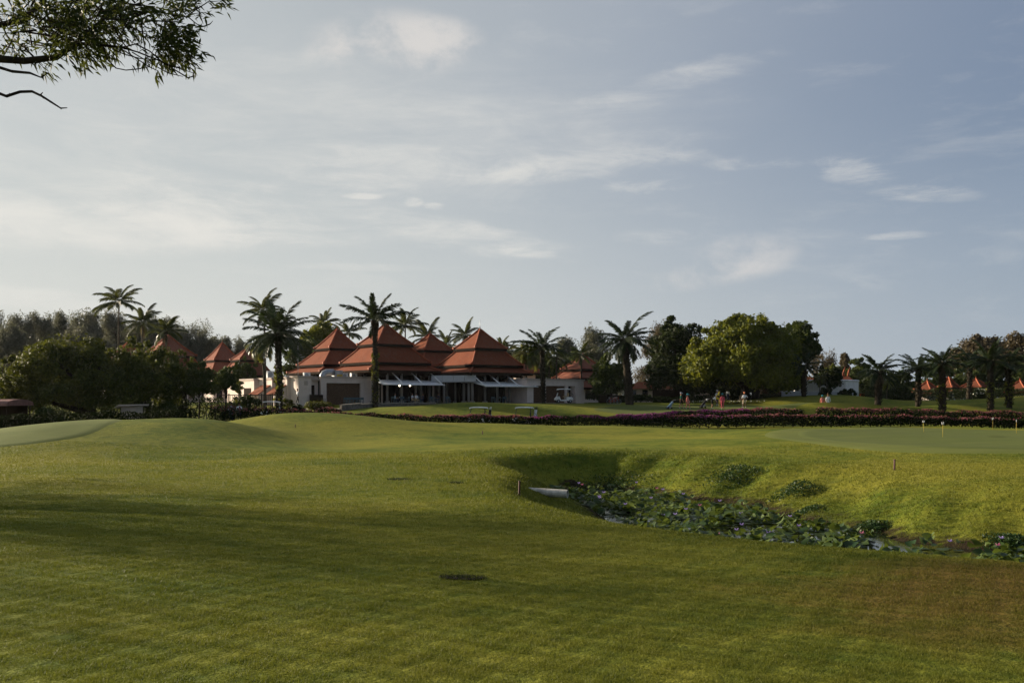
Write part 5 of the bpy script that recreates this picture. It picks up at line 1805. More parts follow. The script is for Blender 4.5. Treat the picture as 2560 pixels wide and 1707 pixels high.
def lily_flowers(n, m, label):
    p = pond_points(n, 0, -0.1)
    V, F, T = [], [], []
    for (x, y) in p:
        z = WATER_Z + rng.uniform(0.22, 0.48)
        for k in range(9):
            a = k * 0.70
            e = 0.5 + 0.5 * (k % 2)
            L = 0.07
            c_, s__ = math.cos(a), math.sin(a)
            b = len(V)
            V += [(x, y, z), (x + (c_ - 0.45 * s__) * L * 0.55, y + (s__ + 0.45 * c_) * L * 0.55, z + L * 0.5 * e), (x + c_ * L, y + s__ * L, z + L * 0.9 * e), (x + (c_ + 0.45 * s__) * L * 0.55, y + (s__ - 0.45 * c_) * L * 0.55, z + L * 0.5 * e)]
            F.append((b, b + 1, b + 2, b + 3))
            T += [rng.uniform(0, 1)] * 4
    o = obj('lily_flowers', mesh_np('lily_flowers', V, F, m, False, np.array(T)))
    tag(o, label, kind='stuff')


lily_flowers(38, M['fl_violet'], 'violet water lily flowers standing over the leaves')
lily_flowers(7, M['fl_rose'], 'a few pink water lily flowers among the leaves')
# leafy weeds on the bank: two dark mounds and small tufts at the shore
for i, (lab, px, py, w_, h_, D, nm) in enumerate((
        ('large dark mound of leafy weeds on the pond bank', 1835, 1181, 150, 44, 36.0, 'weed_mound'),
        ('second dark mound of weeds lower on the bank', 1985, 1215, 130, 46, 31.5, 'weed_mound'),
        ('low patch of weeds on the far shaded bank', 1530, 1212, 200, 22, 39.5, 'weed_mound'),
        ('scrubby tuft at the shore below the bank', 2180, 1312, 90, 26, 26.4, 'weed_tuft'),
        ('dark scrub at the far end of the pond', 2520, 1350, 120, 40, 24.0, 'weed_tuft'),
        ('reddish tuft on shaded bank near the pipe', 1428, 1205, 36, 18, 39.0, 'weed_tuft'),
        ('scrub patch between the water and weed mounds', 2010, 1276, 100, 20, 28.4, 'weed_tuft'))):
    r2 = np.random.default_rng(300 + i)
    x, D, _z = hit(px, py + h_ * 0.3)
    x, W, hh = PX(px, D), PM(w_, D), PM(h_, D) * 0.62
    root = thing(nm, lab, 'weeds', (x, D, Hs(x, D)), 0, 'weeds on the pond bank')
    n2 = int(900 * W * max(0.5, hh) + 300)
    u = r2.normal(size=(n2, 2)) * 0.42
    u = u[np.hypot(u[:, 0], u[:, 1]) < 1]
    X_, Y_ = u[:, 0] * W * 0.6, u[:, 1] * W * 0.55
    Zg = H(X_ + x, Y_ + D) - root.location.z
    Z_ = Zg + hh * (1 - np.hypot(u[:, 0], u[:, 1]) ** 1.5) * r2.uniform(0.05, 1.0, len(u)) * (0.75 + 0.3 * np.sin(X_ * 5) * np.sin(Y_ * 4 + 1))
    V, F, k = leaf_faces(r2, np.column_stack([X_, Y_, Z_]), 0.08, 0.45, 0.5)
    obj('foliage', mesh_np('foliage', V, F, M['lf_brown' if 'reddish' in lab else 'lf_weed'], False, np.repeat(r2.uniform(0, 1, len(u)), k)), root)
# drain pipe out of the shaded bank
PIP = (PX(1366, 29.4), 29.4, PZ(1230, 29.4))
pr_ = thing('drain_pipe', 'pale grey drain pipe sticking out of the pond bank', 'pipe', (PIP[0], PIP[1], PIP[2]))
q = MB()
ax0, ax1 = Vector((0, 0, 0)), Vector((PM(52, PIP[1]), -0.2, -0.02))
nn, R0, R1 = 14, 0.125, 0.11
vs = []
dirp = (ax1 - ax0).normalized()
sa = Vector((0, 0, 1))
sb = dirp.cross(sa).normalized()
for p, rr in ((ax0 - dirp * 0.8, R0), (ax1, R0), (ax1, R1), (ax0 - dirp * 0.8, R1)):
    for k in range(nn):
        a = 2 * math.pi * k / nn
        vs.append(p + (sa * math.cos(a) + sb * math.sin(a)) * rr)
fs = []
for i in range(3):
    for k in range(nn):
        k2 = (k + 1) % nn
        fs.append((i * nn + k, i * nn + k2, i * nn + nn + k2, i * nn + nn + k))
q.add(vs, fs, False)
q.build('pipe_barrel', M['pvc'], pr_)

# ------------------------------------------------------------------ stakes, pins, holes, flag
for lab, px, pt, pb, D in (('dark red hazard stake before the pipe at the hollow edge', 1298, 1203, 1238, 23.0), ('dark red hazard stake on slope below the practice green', 2236, 1148, 1174, 32.5),
                           ('tiny dark stake far off on the lawn left of centre', 738, 1060, 1068, 62), ('tiny dark stake far off on the lawn at centre', 1206, 1077, 1085, 55)):
    x, D, zg = hit(px, pb)
    q = MB()
    hgt = max(0.12, PM(pb - pt, D))
    q.box(-0.022, 0.022, -0.022, 0.022, -0.1, hgt)
    q.box(-0.026, 0.026, -0.026, 0.026, hgt, hgt + 0.02)
    o = q.build('hazard_stake', M['stake'])
    o.location = (x, D, zg)
    o.rotation_euler = (0, R(1.5), 0.3)
    tag(o, lab, 'stake', 'hazard stakes')
for lab, px, pt, pb, D in (('practice pin at the back of the green, left one', 2309, 1053, 1081, 58), ('tallest looking practice pin nearest the left side of the green', 2357, 1057, 1094, 50),
                           ('practice pin far right against the flowering hedge', 2482, 1045, 1075, 63), ('practice pin without top plate at the picture edge', 2541, 1051, 1085, 56)):
    x, D, _z = hit(px, pb)
    t = thing('practice_pin', lab, 'golf pin', (x, D, Hs(x, D) + 0.05), 0, 'yellow pins on the practice green')
    hp = PM(pb - pt, D) * 1.02
    q = MB()
    q.tube([(0, 0, -0.1), (0, 0, hp * 0.84)], 0.009, 6)
    q.build('rod', M['yellowpaint'], t)
    q = MB()
    if 'without' in lab:
        q.tube([(0, 0, hp * 0.84), (0, 0, hp)], 0.016, 6)
    else:
        q.box(-0.05, 0.05, -0.012, 0.012, hp * 0.84, hp * 0.93)
        q.box(-0.055, -0.025, -0.012, 0.012, hp * 0.932, hp)
        q.box(0.025, 0.055, -0.012, 0.012, hp * 0.932, hp)
    q.build('number_plate', M['whitepaint'], t)
for lab, px, py, D, r in (('dark sunken hole in the turf before the camera', 1156, 1444, 9.6, 0.23), ('dark sunken hole in the lawn at middle distance', 998, 1198, 27.5, 0.30), ('faint sunken patch in the lawn beside the other hole', 1140, 1207, 26.5, 0.2)):
    x, D, _z = hit(px, py)
    root = thing('turf_hole', lab, 'hole', (x, D, Hs(x, D)), 0, 'sunken holes in the lawn')
    r3 = np.random.default_rng(int(px))
    q = MB()
    N = 18
    rim = [(math.cos(2 * math.pi * k / N) * r * (1 + 0.12 * math.sin(3 * k)), math.sin(2 * math.pi * k / N) * r * 0.8) for k in range(N)]
    lift = 0.012
    vs = [(a, b, Hs(x + a, D + b) - root.location.z + lift) for a, b in rim] + [(a * 0.7, b * 0.7, Hs(x + a * .7, D + b * .7) - root.location.z + lift * 1.2) for a, b in rim] + [(0, 0, lift * 1.2)]
    q.add(vs, [(k, (k + 1) % N, N + (k + 1) % N, N + k) for k in range(N)] + [(N + k, N + (k + 1) % N, 2 * N) for k in range(N)])
    q.build('bare_soil', M['soil'], root)
    n2 = 420 if D < 15 else 200
    a = r3.uniform(0, 6.28, n2)
    rr = r * r3.uniform(0.05, 1.15, n2)
    X_, Y_ = np.cos(a) * rr, np.sin(a) * rr * 0.8
    Z_ = H(X_ + x, Y_ + D) - root.location.z
    hb = 0.032 * (D / 9) ** 0.4
    B = np.column_stack([X_, Y_, Z_])
    ln = r3.normal(0, 0.5, (n2, 2)) * hb
    wv = 0.005 * (D / 9)
    ang = r3.uniform(0, 3.14, n2)
    off = np.column_stack([np.cos(ang) * wv, np.sin(ang) * wv, np.zeros(n2)])
    V = np.stack([B - off, B + off, B + np.column_stack([ln, np.full(n2, hb)])], 1).reshape(-1, 3)
    obj('grass_tuft', mesh_np('grass_tuft', V, np.arange(3 * n2).reshape(-1, 3), M['lf_dark'], False, np.repeat(r3.uniform(0, 1, n2), 3)), root)
FD = 116
fx_ = PX(1798, FD)
fl = thing('flagstick', 'yellow flag on a yellow stick on the far green', 'flag', (fx_, FD, Hs(fx_, FD)))
zt = PZ(977, FD) - fl.location.z
q = MB()
q.tube([(0, 0, 0), (0, 0, zt)], 0.03, 6)
q.build('stick', M['yellowpaint'], fl)
q = MB()
vs = []
for i in range(5):
    s = i / 4
    xx = -0.40 * s
    yy = 0.06 * math.sin(s * 5)
    vs += [(xx, yy, zt - 0.02 - 0.55 * s), (xx * 0.75 - 0.02, yy + 0.01, zt - 0.95 - 0.15 * s + 0.2 * s)]
q.add(vs, [(2 * i, 2 * i + 1, 2 * i + 3, 2 * i + 2) for i in range(4)])
fo = q.build('flag_cloth', M['yellow'], fl)
so_ = fo.modifiers.new('s', 'SOLIDIFY')
so_.thickness = 0.01
RD = 112
rfl = thing('marker_flag', 'tiny orange red marker flag above the cart roof', 'flag', (PX(1209, RD), RD, Hs(PX(1209, RD), RD)))
q = MB()
q.tube([(0, 0, 0), (0, 0, PZ(1009, RD) - rfl.location.z)], 0.025, 5)
q.build('stick', M['whitepaint'], rfl)
zt = PZ(1009, RD) - rfl.location.z
q = MB()
q.box(0.0, 0.16, -0.01, 0.01, zt - 0.42, zt)
q.build('flag_cloth', M['orange'], rfl)


# ------------------------------------------------------------------ golf carts
def make_cart(label, x, y, z, rz, seat_m='bagblack'):
    t = thing('golf_cart', label, 'golf cart', (x, y, z), rz, 'white golf carts')
    # local +x is the front
    b_ = MB()
    sec = [(-1.18, 0.42, 0.62, 0.50), (-0.95, 0.30, 0.80, 0.58), (-0.30, 0.28, 0.78, 0.58), (-0.25, 0.26, 0.40, 0.58), (0.45, 0.26, 0.40, 0.58), (0.62, 0.30, 0.86, 0.56), (0.95, 0.36, 0.80, 0.54), (1.18, 0.40, 0.58, 0.44)]
    vs, fs = [], []
    for (xx, z0, z1, hw) in sec:
        vs += [(xx, -hw, z0), (xx, hw, z0), (xx, hw, z1 - 0.06), (xx, hw - 0.08, z1), (xx, -hw + 0.08, z1), (xx, -hw, z1 - 0.06)]
    for i in range(len(sec) - 1):
        for k in range(6):
            k2 = (k + 1) % 6
            fs.append((i * 6 + k, i * 6 + 6 + k, i * 6 + 6 + k2, i * 6 + k2))
    fs += [tuple(range(6)), tuple(reversed(range(len(sec) * 6 - 6, len(sec) * 6)))]
    b_.add(vs, fs)
    b_.build('body', M['whitepaint'], t)
    r_ = MB()
    prof = [(-0.92, 1.76), (-0.86, 1.83), (-0.3, 1.87), (0.5, 1.86), (0.80, 1.81), (0.86, 1.75)]
    vs = []
    for xx, zz in prof:
        vs += [(xx, -0.58, zz - 0.05), (xx, -0.42, zz), (xx, 0.42, zz), (xx, 0.58, zz - 0.05)]
    n_ = len(prof)
    fs = [(i * 4 + k, i * 4 + 4 + k, i * 4 + 5 + k, i * 4 + 1 + k) for i in range(n_ - 1) for k in range(3)]
    vs += [(a, b, c_ - 0.05) for a, b, c_ in vs]
    q0 = n_ * 4
    fs += [(q0 + i * 4 + k, q0 + i * 4 + 1 + k, q0 + i * 4 + 5 + k, q0 + i * 4 + 4 + k) for i in range(n_ - 1) for k in range(3)]
    edge = [i * 4 for i in range(n_)] + [(n_ - 1) * 4 + k for k in (1, 2, 3)] + [i * 4 + 3 for i in reversed(range(n_ - 1))] + [2, 1]
    for i in range(len(edge)):
        a, b = edge[i], edge[(i + 1) % len(edge)]
        fs.append((a, b, q0 + b, q0 + a))
    r_.add(vs, fs)
    r_.build('roof', M['whitepaint'], t)
    for sy in (-0.5, 0.5):
        p_ = MB()
        p_.tube([(0.92, sy, 0.78), (0.66, sy, 1.78)], 0.022, 6)
        p_.build('front_pillar', M['black'], t)
        p_ = MB()
        p_.tube([(-0.66, sy, 0.75), (-0.62, sy, 1.78)], 0.035, 6)
        p_.build('rear_pillar', M['black'], t)
    wsd = MB()
    wsd.add([(0.90, -0.47, 0.80), (0.90, 0.47, 0.80), (0.76, 0.47, 1.30), (0.76, -0.47, 1.30), (0.915, -0.47, 0.80), (0.915, 0.47, 0.80), (0.775, 0.47, 1.30), (0.775, -0.47, 1.30)],
            [(0, 1, 2, 3), (7, 6, 5, 4), (0, 4, 5, 1), (2, 6, 7, 3), (1, 5, 6, 2), (3, 7, 4, 0)])
    wsd.build('windscreen', M['panel'], t)
    s_ = MB()
    s_.box(-0.55, 0.0, -0.5, 0.5, 0.785, 0.92)
    s_.build('seat', M[seat_m], t)
    s_ = MB()
    s_.box(-0.68, -0.55, -0.5, 0.5, 0.90, 1.32)
    s_.build('backrest', M[seat_m], t)
    st = MB()
    pr2 = []
    for k in range(13):
        a = 2 * math.pi * k / 12
        pr2.append((0.36 - 0.10 * math.sin(a) * 0.8, -0.25 + 0.17 * math.cos(a), 1.05 + 0.15 * math.sin(a)))
    st.tube(pr2, 0.016, 5, cap=False)
    st.tube([(0.36, -0.25, 1.05), (0.60, -0.25, 0.75)], 0.02, 5)
    st.build('steering_wheel', M['black'], t)
    for sx in (-0.78, 0.78):
        for sy in (-0.5, 0.5):
            w_ = MB()
            w_.tube([(sx, sy - 0.09, 0.23), (sx, sy - 0.07, 0.23), (sx, sy + 0.07, 0.23), (sx, sy + 0.09, 0.23)], [0.19, 0.23, 0.23, 0.19], 14)
            wh = w_.build('wheel', M['rubber'], t)
            w_ = MB()
            w_.tube([(sx, sy - 0.10, 0.23), (sx, sy + 0.10, 0.23)], 0.11, 12)
            w_.build('rim', M['metalg'], wh)
    k_ = MB()
    for sy in (-0.42, 0.42):
        k_.tube([(-0.66, sy, 1.45), (-1.15, sy, 1.15), (-1.32, sy, 0.75), (-1.15, sy, 0.55)], 0.018, 5)
    k_.tube([(-1.15, -0.42, 1.15), (-1.15, 0.42, 1.15)], 0.018, 5)
    k_.tube([(-1.15, -0.42, 0.55), (-1.15, 0.42, 0.55)], 0.018, 5)
    k_.build('bag_rack', M['black'], t)
    return t


def golf_bag(label, x, y, z, rz, tilt, m, clubs, trolley=False, headcol='black', sc=1.0):
    t = thing('golf_bag', label, 'golf bag', (x, y, z), rz, 'golf bags')
    t.scale = (sc, sc, sc)
    d = Vector((math.sin(tilt), 0, math.cos(tilt)))
    b0 = Vector((0, 0, 0.12))
    b_ = MB()
    b_.tube([b0, b0 + d * 0.06, b0 + d * 0.45, b0 + d * 0.86, b0 + d * 0.92], [0.11, 0.125, 0.12, 0.13, 0.14], 10)
    bg = b_.build('bag', M[m], t)
    p_ = MB()
    p_.box(-0.05, 0.05, -0.09, 0.09, 0.15, 0.5, Matrix.Translation(b0 + Vector((d.z, 0, -d.x)) * 0.17) @ Matrix.Rotation(tilt, 4, 'Y'))
    p_.build('pocket', M['c_grey'], bg)
    c_ = MB()
    r_ = random.Random(int(x * 100))
    for k in range(clubs):
        a = k * 2.4
        o0 = b0 + d * 0.85 + Vector((math.cos(a) * 0.08, math.sin(a) * 0.08, 0))
        o1 = o0 + d * r_.uniform(0.16, 0.34) + Vector((r_.uniform(-.05, .05), r_.uniform(-.05, .05), 0))
        c_.tube([o0, o1], 0.008, 4)
        c_.ball(o1, (0.055, 0.05, 0.04) if k % 2 else (0.035, 0.02, 0.05), 6, 4)
    c_.build('club_heads', M[headcol], bg)
    if trolley:
        for sy in (-0.26, 0.26):
            w_ = MB()
            w_.tube([(0.05, sy - 0.025, 0.14), (0.05, sy + 0.025, 0.14)], 0.14, 12)
            w_.build('wheel', M['rubber'], t)
        f_ = MB()
        f_.tube([(0.05, -0.26, 0.14), (0.05, 0.26, 0.14)], 0.015, 5)
        f_.tube([(0.0, 0, 0.1), (0.45, 0, 0.75), (0.75, 0, 1.0), (0.9, 0, 1.02)], 0.018, 5)
        f_.tube([(0.9, -0.12, 1.02), (0.9, 0.12, 1.02)], 0.022, 5)
        f_.tube([(0.45, 0, 0.75), (0.5, 0, 0.1)], 0.015, 5)
        f_.build('trolley_frame', M['metalg'], t)
        w_ = MB()
        w_.tube([(0.5, -0.02, 0.10), (0.5, 0.02, 0.10)], 0.10, 10)
        w_.build('front_wheel', M['rubber'], t)
    return t


for lab, px, D, rz in (('white roofed golf cart with dark bag, under the orange marker', 1196, 95, math.pi), ('white roofed golf cart with white bag behind the flowering hedge', 1310, 95, math.pi)):
    x = PX(px, D)
    make_cart(lab, x, D, PZ(1015.5, D) - 1.87, rz, 'bagblack')
golf_bag('dark golf bag with white headcover on rear of first cart', PX(1196, 95) + 1.0, 95.0, PZ(1015.5, 95) - 1.87 + 0.55, 0, 0.15, 'bagblack', 7, headcol='whitepaint')
golf_bag('white golf bag with black heads on rear of second cart', PX(1310, 95) + 1.0, 95.0, PZ(1015.5, 95) - 1.87 + 0.55, 0, 0.15, 'c_white', 8)
x = PX(1409, 130)
make_cart('parked white golf cart in front of the stone panels', x, 130.0, PZ(1006, 130) - 0.0, 0.15 + math.pi, 'c_khaki')
x = PX(684, 106)
make_cart('white golf cart half hidden behind the bushy palm trunk', x, 105.2, Hs(x, 105.2), 0.1, 'bagblack')
x = PX(1668, 113)
golf_bag('blue grey golf bag on a trolley beside the green shirted golfer', x, 113, Hs(x, 113), 0.1, 0.75, 'bag_blue', 8, True, sc=1.05)
x = PX(1752, 114.5)
golf_bag('black and white golf bag on a trolley behind the putting man', x, 114.5, Hs(x, 114.5), 0.1, 0.7, 'bagblack', 8, True, 'whitepaint', 1.05)
for px, lab in ((1531, 'dark bicycle parked under the great shaggy palm'), (1541, 'second bicycle beside the trunk of the great shaggy palm')):
    t = thing('bicycle', lab, 'bicycle', (PX(px, 128), 128 + (px - 1531) * 0.1, Hs(PX(px, 128), 128)), 0.4, 'parked bicycles')
    for sx in (-0.5, 0.5):
        w_ = MB()
        w_.tube([(sx + 0.32 * math.cos(2 * math.pi * k / 14), 0, 0.33 + 0.32 * math.sin(2 * math.pi * k / 14)) for k in range(15)], 0.02, 5, cap=False)
        for k in range(6):
            w_.tube([(sx, 0, 0.33), (sx + 0.31 * math.cos(k * 1.047), 0, 0.33 + 0.31 * math.sin(k * 1.047))], 0.004, 3)
        w_.build('wheel', M['metalg'], t)
    f_ = MB()
    f_.tube([(-0.5, 0, 0.33), (-0.15, 0, 0.30), (0.38, 0, 0.78), (-0.25, 0, 0.80), (-0.15, 0, 0.30)], 0.018, 5)
    f_.tube([(-0.5, 0, 0.33), (-0.25, 0, 0.80)], 0.015, 5)
    f_.tube([(0.5, 0, 0.33), (0.36, 0, 0.95)], 0.018, 5)
    f_.build('frame', M['orange'], t)
    s_ = MB()
    s_.tube([(-0.38, 0, 0.90), (-0.15, 0, 0.90)], [0.07, 0.03], 6)
    s_.build('saddle', M['black'], t)
    h_ = MB()
    h_.tube([(0.30, -0.26, 1.0), (0.36, 0, 0.95), (0.30, 0.26, 1.0)], 0.015, 5)
    h_.build('handlebar', M['black'], t)


# ------------------------------------------------------------------ people
def skin_body(name, joints, bones, mats, parent, root_i=0):
    """one continuous body grown over a skeleton; the faces round each bone take that bone's material"""
    names = list(joints)
    idx = {k: i for i, k in enumerate(names)}
    me = bpy.data.meshes.new('skeleton')
    me.from_pydata([joints[k][:3] for k in names], [(idx[a], idx[b]) for a, b, _ in bones], [])
    o = bpy.data.objects.new('skeleton', me)
    COL.objects.link(o)
    sk = o.modifiers.new('skin', 'SKIN')
    sk.use_smooth_shade = True
    sd = me.skin_vertices
    if not sd:
        bpy.context.view_layer.objects.active = o
    for k in names:
        v = me.skin_vertices[0].data[idx[k]]
        r = joints[k][3]
        v.radius = r if isinstance(r, tuple) else (r, r)
        v.use_root = (idx[k] == root_i)
    sb = o.modifiers.new('sub', 'SUBSURF')
    sb.levels = sb.render_levels = 1
    dg = bpy.context.evaluated_depsgraph_get()
    ev = o.evaluated_get(dg)
    m2 = bpy.data.meshes.new_from_object(ev)
    bpy.data.objects.remove(o)
    m2.name = name
    m2.materials.clear()
    for k in mats:
        m2.materials.append(M[k])
    seg = [(Vector(joints[a][:3]), Vector(joints[b][:3]), mi) for a, b, mi in bones]
    for p in m2.polygons:
        c0 = p.center
        best = None
        for a, b, mi in seg:
            ab = b - a
            t = max(0, min(1, (c0 - a).dot(ab) / max(ab.length_squared, 1e-9)))
            d = (c0 - (a + ab * t)).length
            if best is None or d < best[0]:
                best = (d, mi)
        p.material_index = best[1]
        p.use_smooth = True
    return link(bpy.data.objects.new(name, m2), parent)


def person(label, x, y, z, rz, top, bottom, cap=None, skin='skin', long_legs=True, long_sleeves=False, pose='stand', h=1.68, group='golfers and caddies on the far green', hair='hair', ponytail=False, arms=None):
    """the figure faces local -y; poses: stand, walk, putt, akimbo, sit"""
    t = thing('person', label, 'person', (x, y, z), rz, group)
    s = h / 1.70
    mats = [top, bottom, skin, 'c_shoe']
    T, B, S, SH = 0, 1, 2, 3
    lean = 0.0
    hipz = 0.92
    fwd = 0.0
    if pose == 'putt':
        lean = 0.85
    if pose == 'sit':
        hipz = 0.50
    j = {}
    j['pelvis'] = (0, 0.02, hipz, (0.145, 0.11))
    sl, cl_ = math.sin(lean), math.cos(lean)

    def up(d, side=0.0, f=0.0):
        return (side, 0.02 - sl * d - f * cl_, hipz + cl_ * d - f * sl)
    j['waist'] = (*up(0.18), (0.13, 0.10))
    j['chest'] = (*up(0.40), (0.165, 0.12))
    j['neck0'] = (*up(0.52), (0.07, 0.07))
    nk = 0.25 if pose == 'putt' else 0.0
    j['neck'] = (*up(0.60, 0, nk * 0.3), 0.055)
    j['head'] = (*up(0.70, 0, 0.02 + nk * 0.4), (0.085, 0.095))
    j['crown'] = (*up(0.80, 0, 0.01 + nk * 0.5), (0.075, 0.085))
    bones = [('pelvis', 'waist', B if pose != 'x' else T), ('waist', 'chest', T), ('chest', 'neck0', T), ('neck0', 'neck', S), ('neck', 'head', S), ('head', 'crown', S)]
    for sg, nm in ((-1, 'l'), (1, 'r')):
        st = 0.0
        kf, ff = 0.0, 0.0
        if pose == 'walk':
            ff = 0.20 * sg
            kf = 0.10 * sg + 0.03
        if pose == 'putt':
            kf = 0.07
        j[nm + 'hip'] = (sg * 0.095, 0.02, hipz - 0.06, 0.095)
        if pose == 'sit':
            j[nm + 'knee'] = (sg * 0.12, -0.42, 0.50, 0.062)
            j[nm + 'ankle'] = (sg * 0.12, -0.40, 0.09, 0.042)
            j[nm + 'toe'] = (sg * 0.13, -0.56, 0.04, 0.035)
        else:
            wd = 0.13 if pose in ('putt', 'akimbo') else 0.10
            j[nm + 'knee'] = (sg * wd, 0.0 - kf, 0.49, 0.064)
            j[nm + 'ankle'] = (sg * wd, 0.03 - ff, 0.09, 0.042)
            j[nm + 'toe'] = (sg * (wd + 0.02), -0.12 - ff, 0.04, 0.035)
        leg = B if long_legs else S
        bones += [('pelvis', nm + 'hip', B), (nm + 'hip', nm + 'knee', B), (nm + 'knee', nm + 'ankle', leg), (nm + 'ankle', nm + 'toe', SH)]
        shx = 0.185
        j[nm + 'sh'] = (*up(0.45, sg * shx), 0.062)
        sp = up(0.45, sg * shx)
        if pose == 'akimbo' and sg == 1:
            e, w_ = (sp[0] + 0.20, sp[1] + 0.06, sp[2] - 0.20), (sp[0] - 0.02, sp[1] - 0.03, sp[2] - 0.36)
        elif pose == 'putt':
            e, w_ = (sg * 0.16, sp[1] - 0.06, sp[2] - 0.27), (sg * 0.04, sp[1] - 0.16, sp[2] - 0.48)
        elif pose == 'sit':
            e, w_ = (sg * 0.24, sp[1] - 0.05, sp[2] - 0.26), (sg * 0.16, sp[1] - 0.27, sp[2] - 0.22)
        else:
            sw_ = (-0.14 * sg if pose == 'walk' else -0.03)
            e, w_ = (sg * 0.245, sp[1] + 0.01 + sw_ * 0.4, sp[2] - 0.28), (sg * 0.25, sp[1] - 0.06 + sw_, sp[2] - 0.52)
        j[nm + 'elbow'] = (*e, 0.042)
        j[nm + 'wrist'] = (*w_, 0.030)
        dv = Vector(w_) - Vector(e)
        dv.normalize()
        hd = Vector(w_) + dv * 0.08
        j[nm + 'palm'] = (*hd, (0.036, 0.022))
        tips = []
        bones += [('chest', nm + 'sh', T), (nm + 'sh', nm + 'elbow', T), (nm + 'elbow', nm + 'wrist', T if long_sleeves else S), (nm + 'wrist', nm + 'palm', S)]
        sd = Vector((0, 1, 0)) - dv * dv.y
        sd.normalize()
        for fi, (off, ln) in enumerate(((-0.030, 0.072), (-0.010, 0.082), (0.010, 0.078), (0.029, 0.062))):
            tp = hd + dv * ln + sd * off * 1.3
            j[nm + 'f%d' % fi] = (*tp, 0.009)
            bones.append((nm + 'palm', nm + 'f%d' % fi, S))
        th = Vector(w_) + dv * 0.07 - sd * 0.06
        j[nm + 'thumb'] = (*th, 0.010)
        bones.append((nm + 'wrist', nm + 'thumb', S))
    j = {k: tuple(c_ * s for c_ in v[:3]) + (v[3],) for k, v in j.items()}
    skin_body('body', j, bones, mats, t)
    hc = Vector(j['head'][:3]).lerp(Vector(j['crown'][:3]), 0.45)
    ax = (Vector(j['crown'][:3]) - Vector(j['head'][:3])).normalized()
    rot = ax.to_track_quat('Z', 'Y').to_matrix().to_4x4() if lean else Matrix.Identity(4)
    face = Vector((0, -1, 0)) if not lean else Vector((0, -cl_, -sl))
    f_ = MB()
    f_.ball(hc + face * 0.095 - ax * 0.03, (0.016, 0.022, 0.022), 6, 4)
    f_.build('nose', M[skin], t)
    hr = MB()
    hr.ball(hc - face * 0.022 + ax * 0.030, (0.098, 0.104, 0.105), 10, 7)
    hr.build('hair', M[hair], t)
    if ponytail:
        pt = MB()
        pt.tube([hc - face * 0.09 + ax * 0.02, hc - face * 0.14 - ax * 0.12, hc - face * 0.13 - ax * 0.32], [0.045, 0.05, 0.02], 6)
        pt.build('ponytail', M[hair], t)
    if cap:
        cp = MB()
        cp.ball(hc - face * 0.012 + ax * 0.052, (0.108, 0.114, 0.098), 10, 7)
        cp.tube([hc + face * 0.06 + ax * 0.045, hc + face * 0.15 + ax * 0.028, hc + face * 0.20 + ax * 0.01], [0.07, 0.06, 0.03], 6)
        cp.build('cap', M[cap], t)
    if pose == 'putt':
        pk = thing('putter', label='thin putter held by the bending golfer', cat='golf club', loc=(x, y, z), rz=rz)
        q = MB()
        a = Vector(j['lpalm'][:3]) + Vector((0.02, 0, 0.02))
        q.tube([a + Vector((0, 0.06, 0.18)), a, (a.x - 0.02, a.y - 0.28, 0.05)], 0.012, 5)
        q.build('shaft', M['metalg'], pk)
        q = MB()
        q.box(a.x - 0.10, a.x + 0.03, a.y - 0.31, a.y - 0.26, 0.01, 0.05)
        q.build('club_head', M['metalg'], pk)
    return t


def on(px, D):
    x = PX(px, D)
    return x, D, Hs(x, D) + 0.05


person('golfer in green shirt and black shorts walking to the hole', *on(1703, 113), R(75), 'c_green', 'c_black', 'c_grey', 'skin', False, False, 'walk', 1.74)
person('caddie in salmon suit with teal sun hat bending forward', *on(1719.5, 112.5), R(60), 'c_salmon', 'c_salmon', 'c_teal', 'skin_dark', True, True, 'walk', 1.62, ponytail=True)
person('golfer in white shirt bent over his putt', *on(1780, 113), R(70), 'c_white', 'c_black', 'c_black', 'skin', False, False, 'putt', 1.80)
person('person in pale grey shirt standing behind the yellow flag', *on(1793, 120), R(20), 'c_grey', 'c_navy', 'c_grey', 'skin', True, False, 'stand', 1.74)
person('caddie in pink suit with teal cap seen from behind', *on(1806, 113), R(175), 'c_pink', 'c_pink', 'c_teal', 'skin_dark', True, True, 'stand', 1.66, ponytail=True)
person('distant figure in white under the great tree', *on(1820, 134), R(150), 'c_white', 'c_navy', None, 'skin_dark', True, True, 'stand', 1.66)
person('man in white shirt and khaki shorts, hand on hip, leaning on club', *on(1861, 114), R(-10), 'c_white', 'c_khaki', 'c_cap', 'skin_dark', False, False, 'akimbo', 1.72)
clb = thing('golf_club', 'golf club standing under hand of man in khaki shorts', 'golf club', (PX(1861, 114) - 0.31, 113.85, on(1861, 114)[2]))
q = MB()
q.tube([(0.06, 0, 0.85), (0, -0.05, 0.03)], 0.013, 5)
q.build('shaft', M['metalg'], clb)
q = MB()
q.box(-0.08, 0.02, -0.08, -0.03, 0.0, 0.05)
q.build('club_head', M['metalg'], clb)
xx = PX(2056, 116)
person('caddie in pink with teal cap beside man in white', xx, 116, Hs(xx, 116), R(165), 'c_salmon', 'c_salmon', 'c_teal', 'skin_dark', True, True, 'stand', 1.58)
xx = PX(2069, 116)
person('man in loose white clothes turning to the caddie', xx, 115.8, Hs(xx, 115.8), R(140), 'c_white', 'c_white', 'c_brown', 'skin', True, True, 'stand', 1.74)
person('man in white shirt and dark trousers by the white corner pier', PX(744, 118.5), 118.5, PZ(1008, 118.5), R(120), 'c_white', 'c_black', None, 'skin_dark', True, True, 'walk', 1.72, group='staff near the garden')
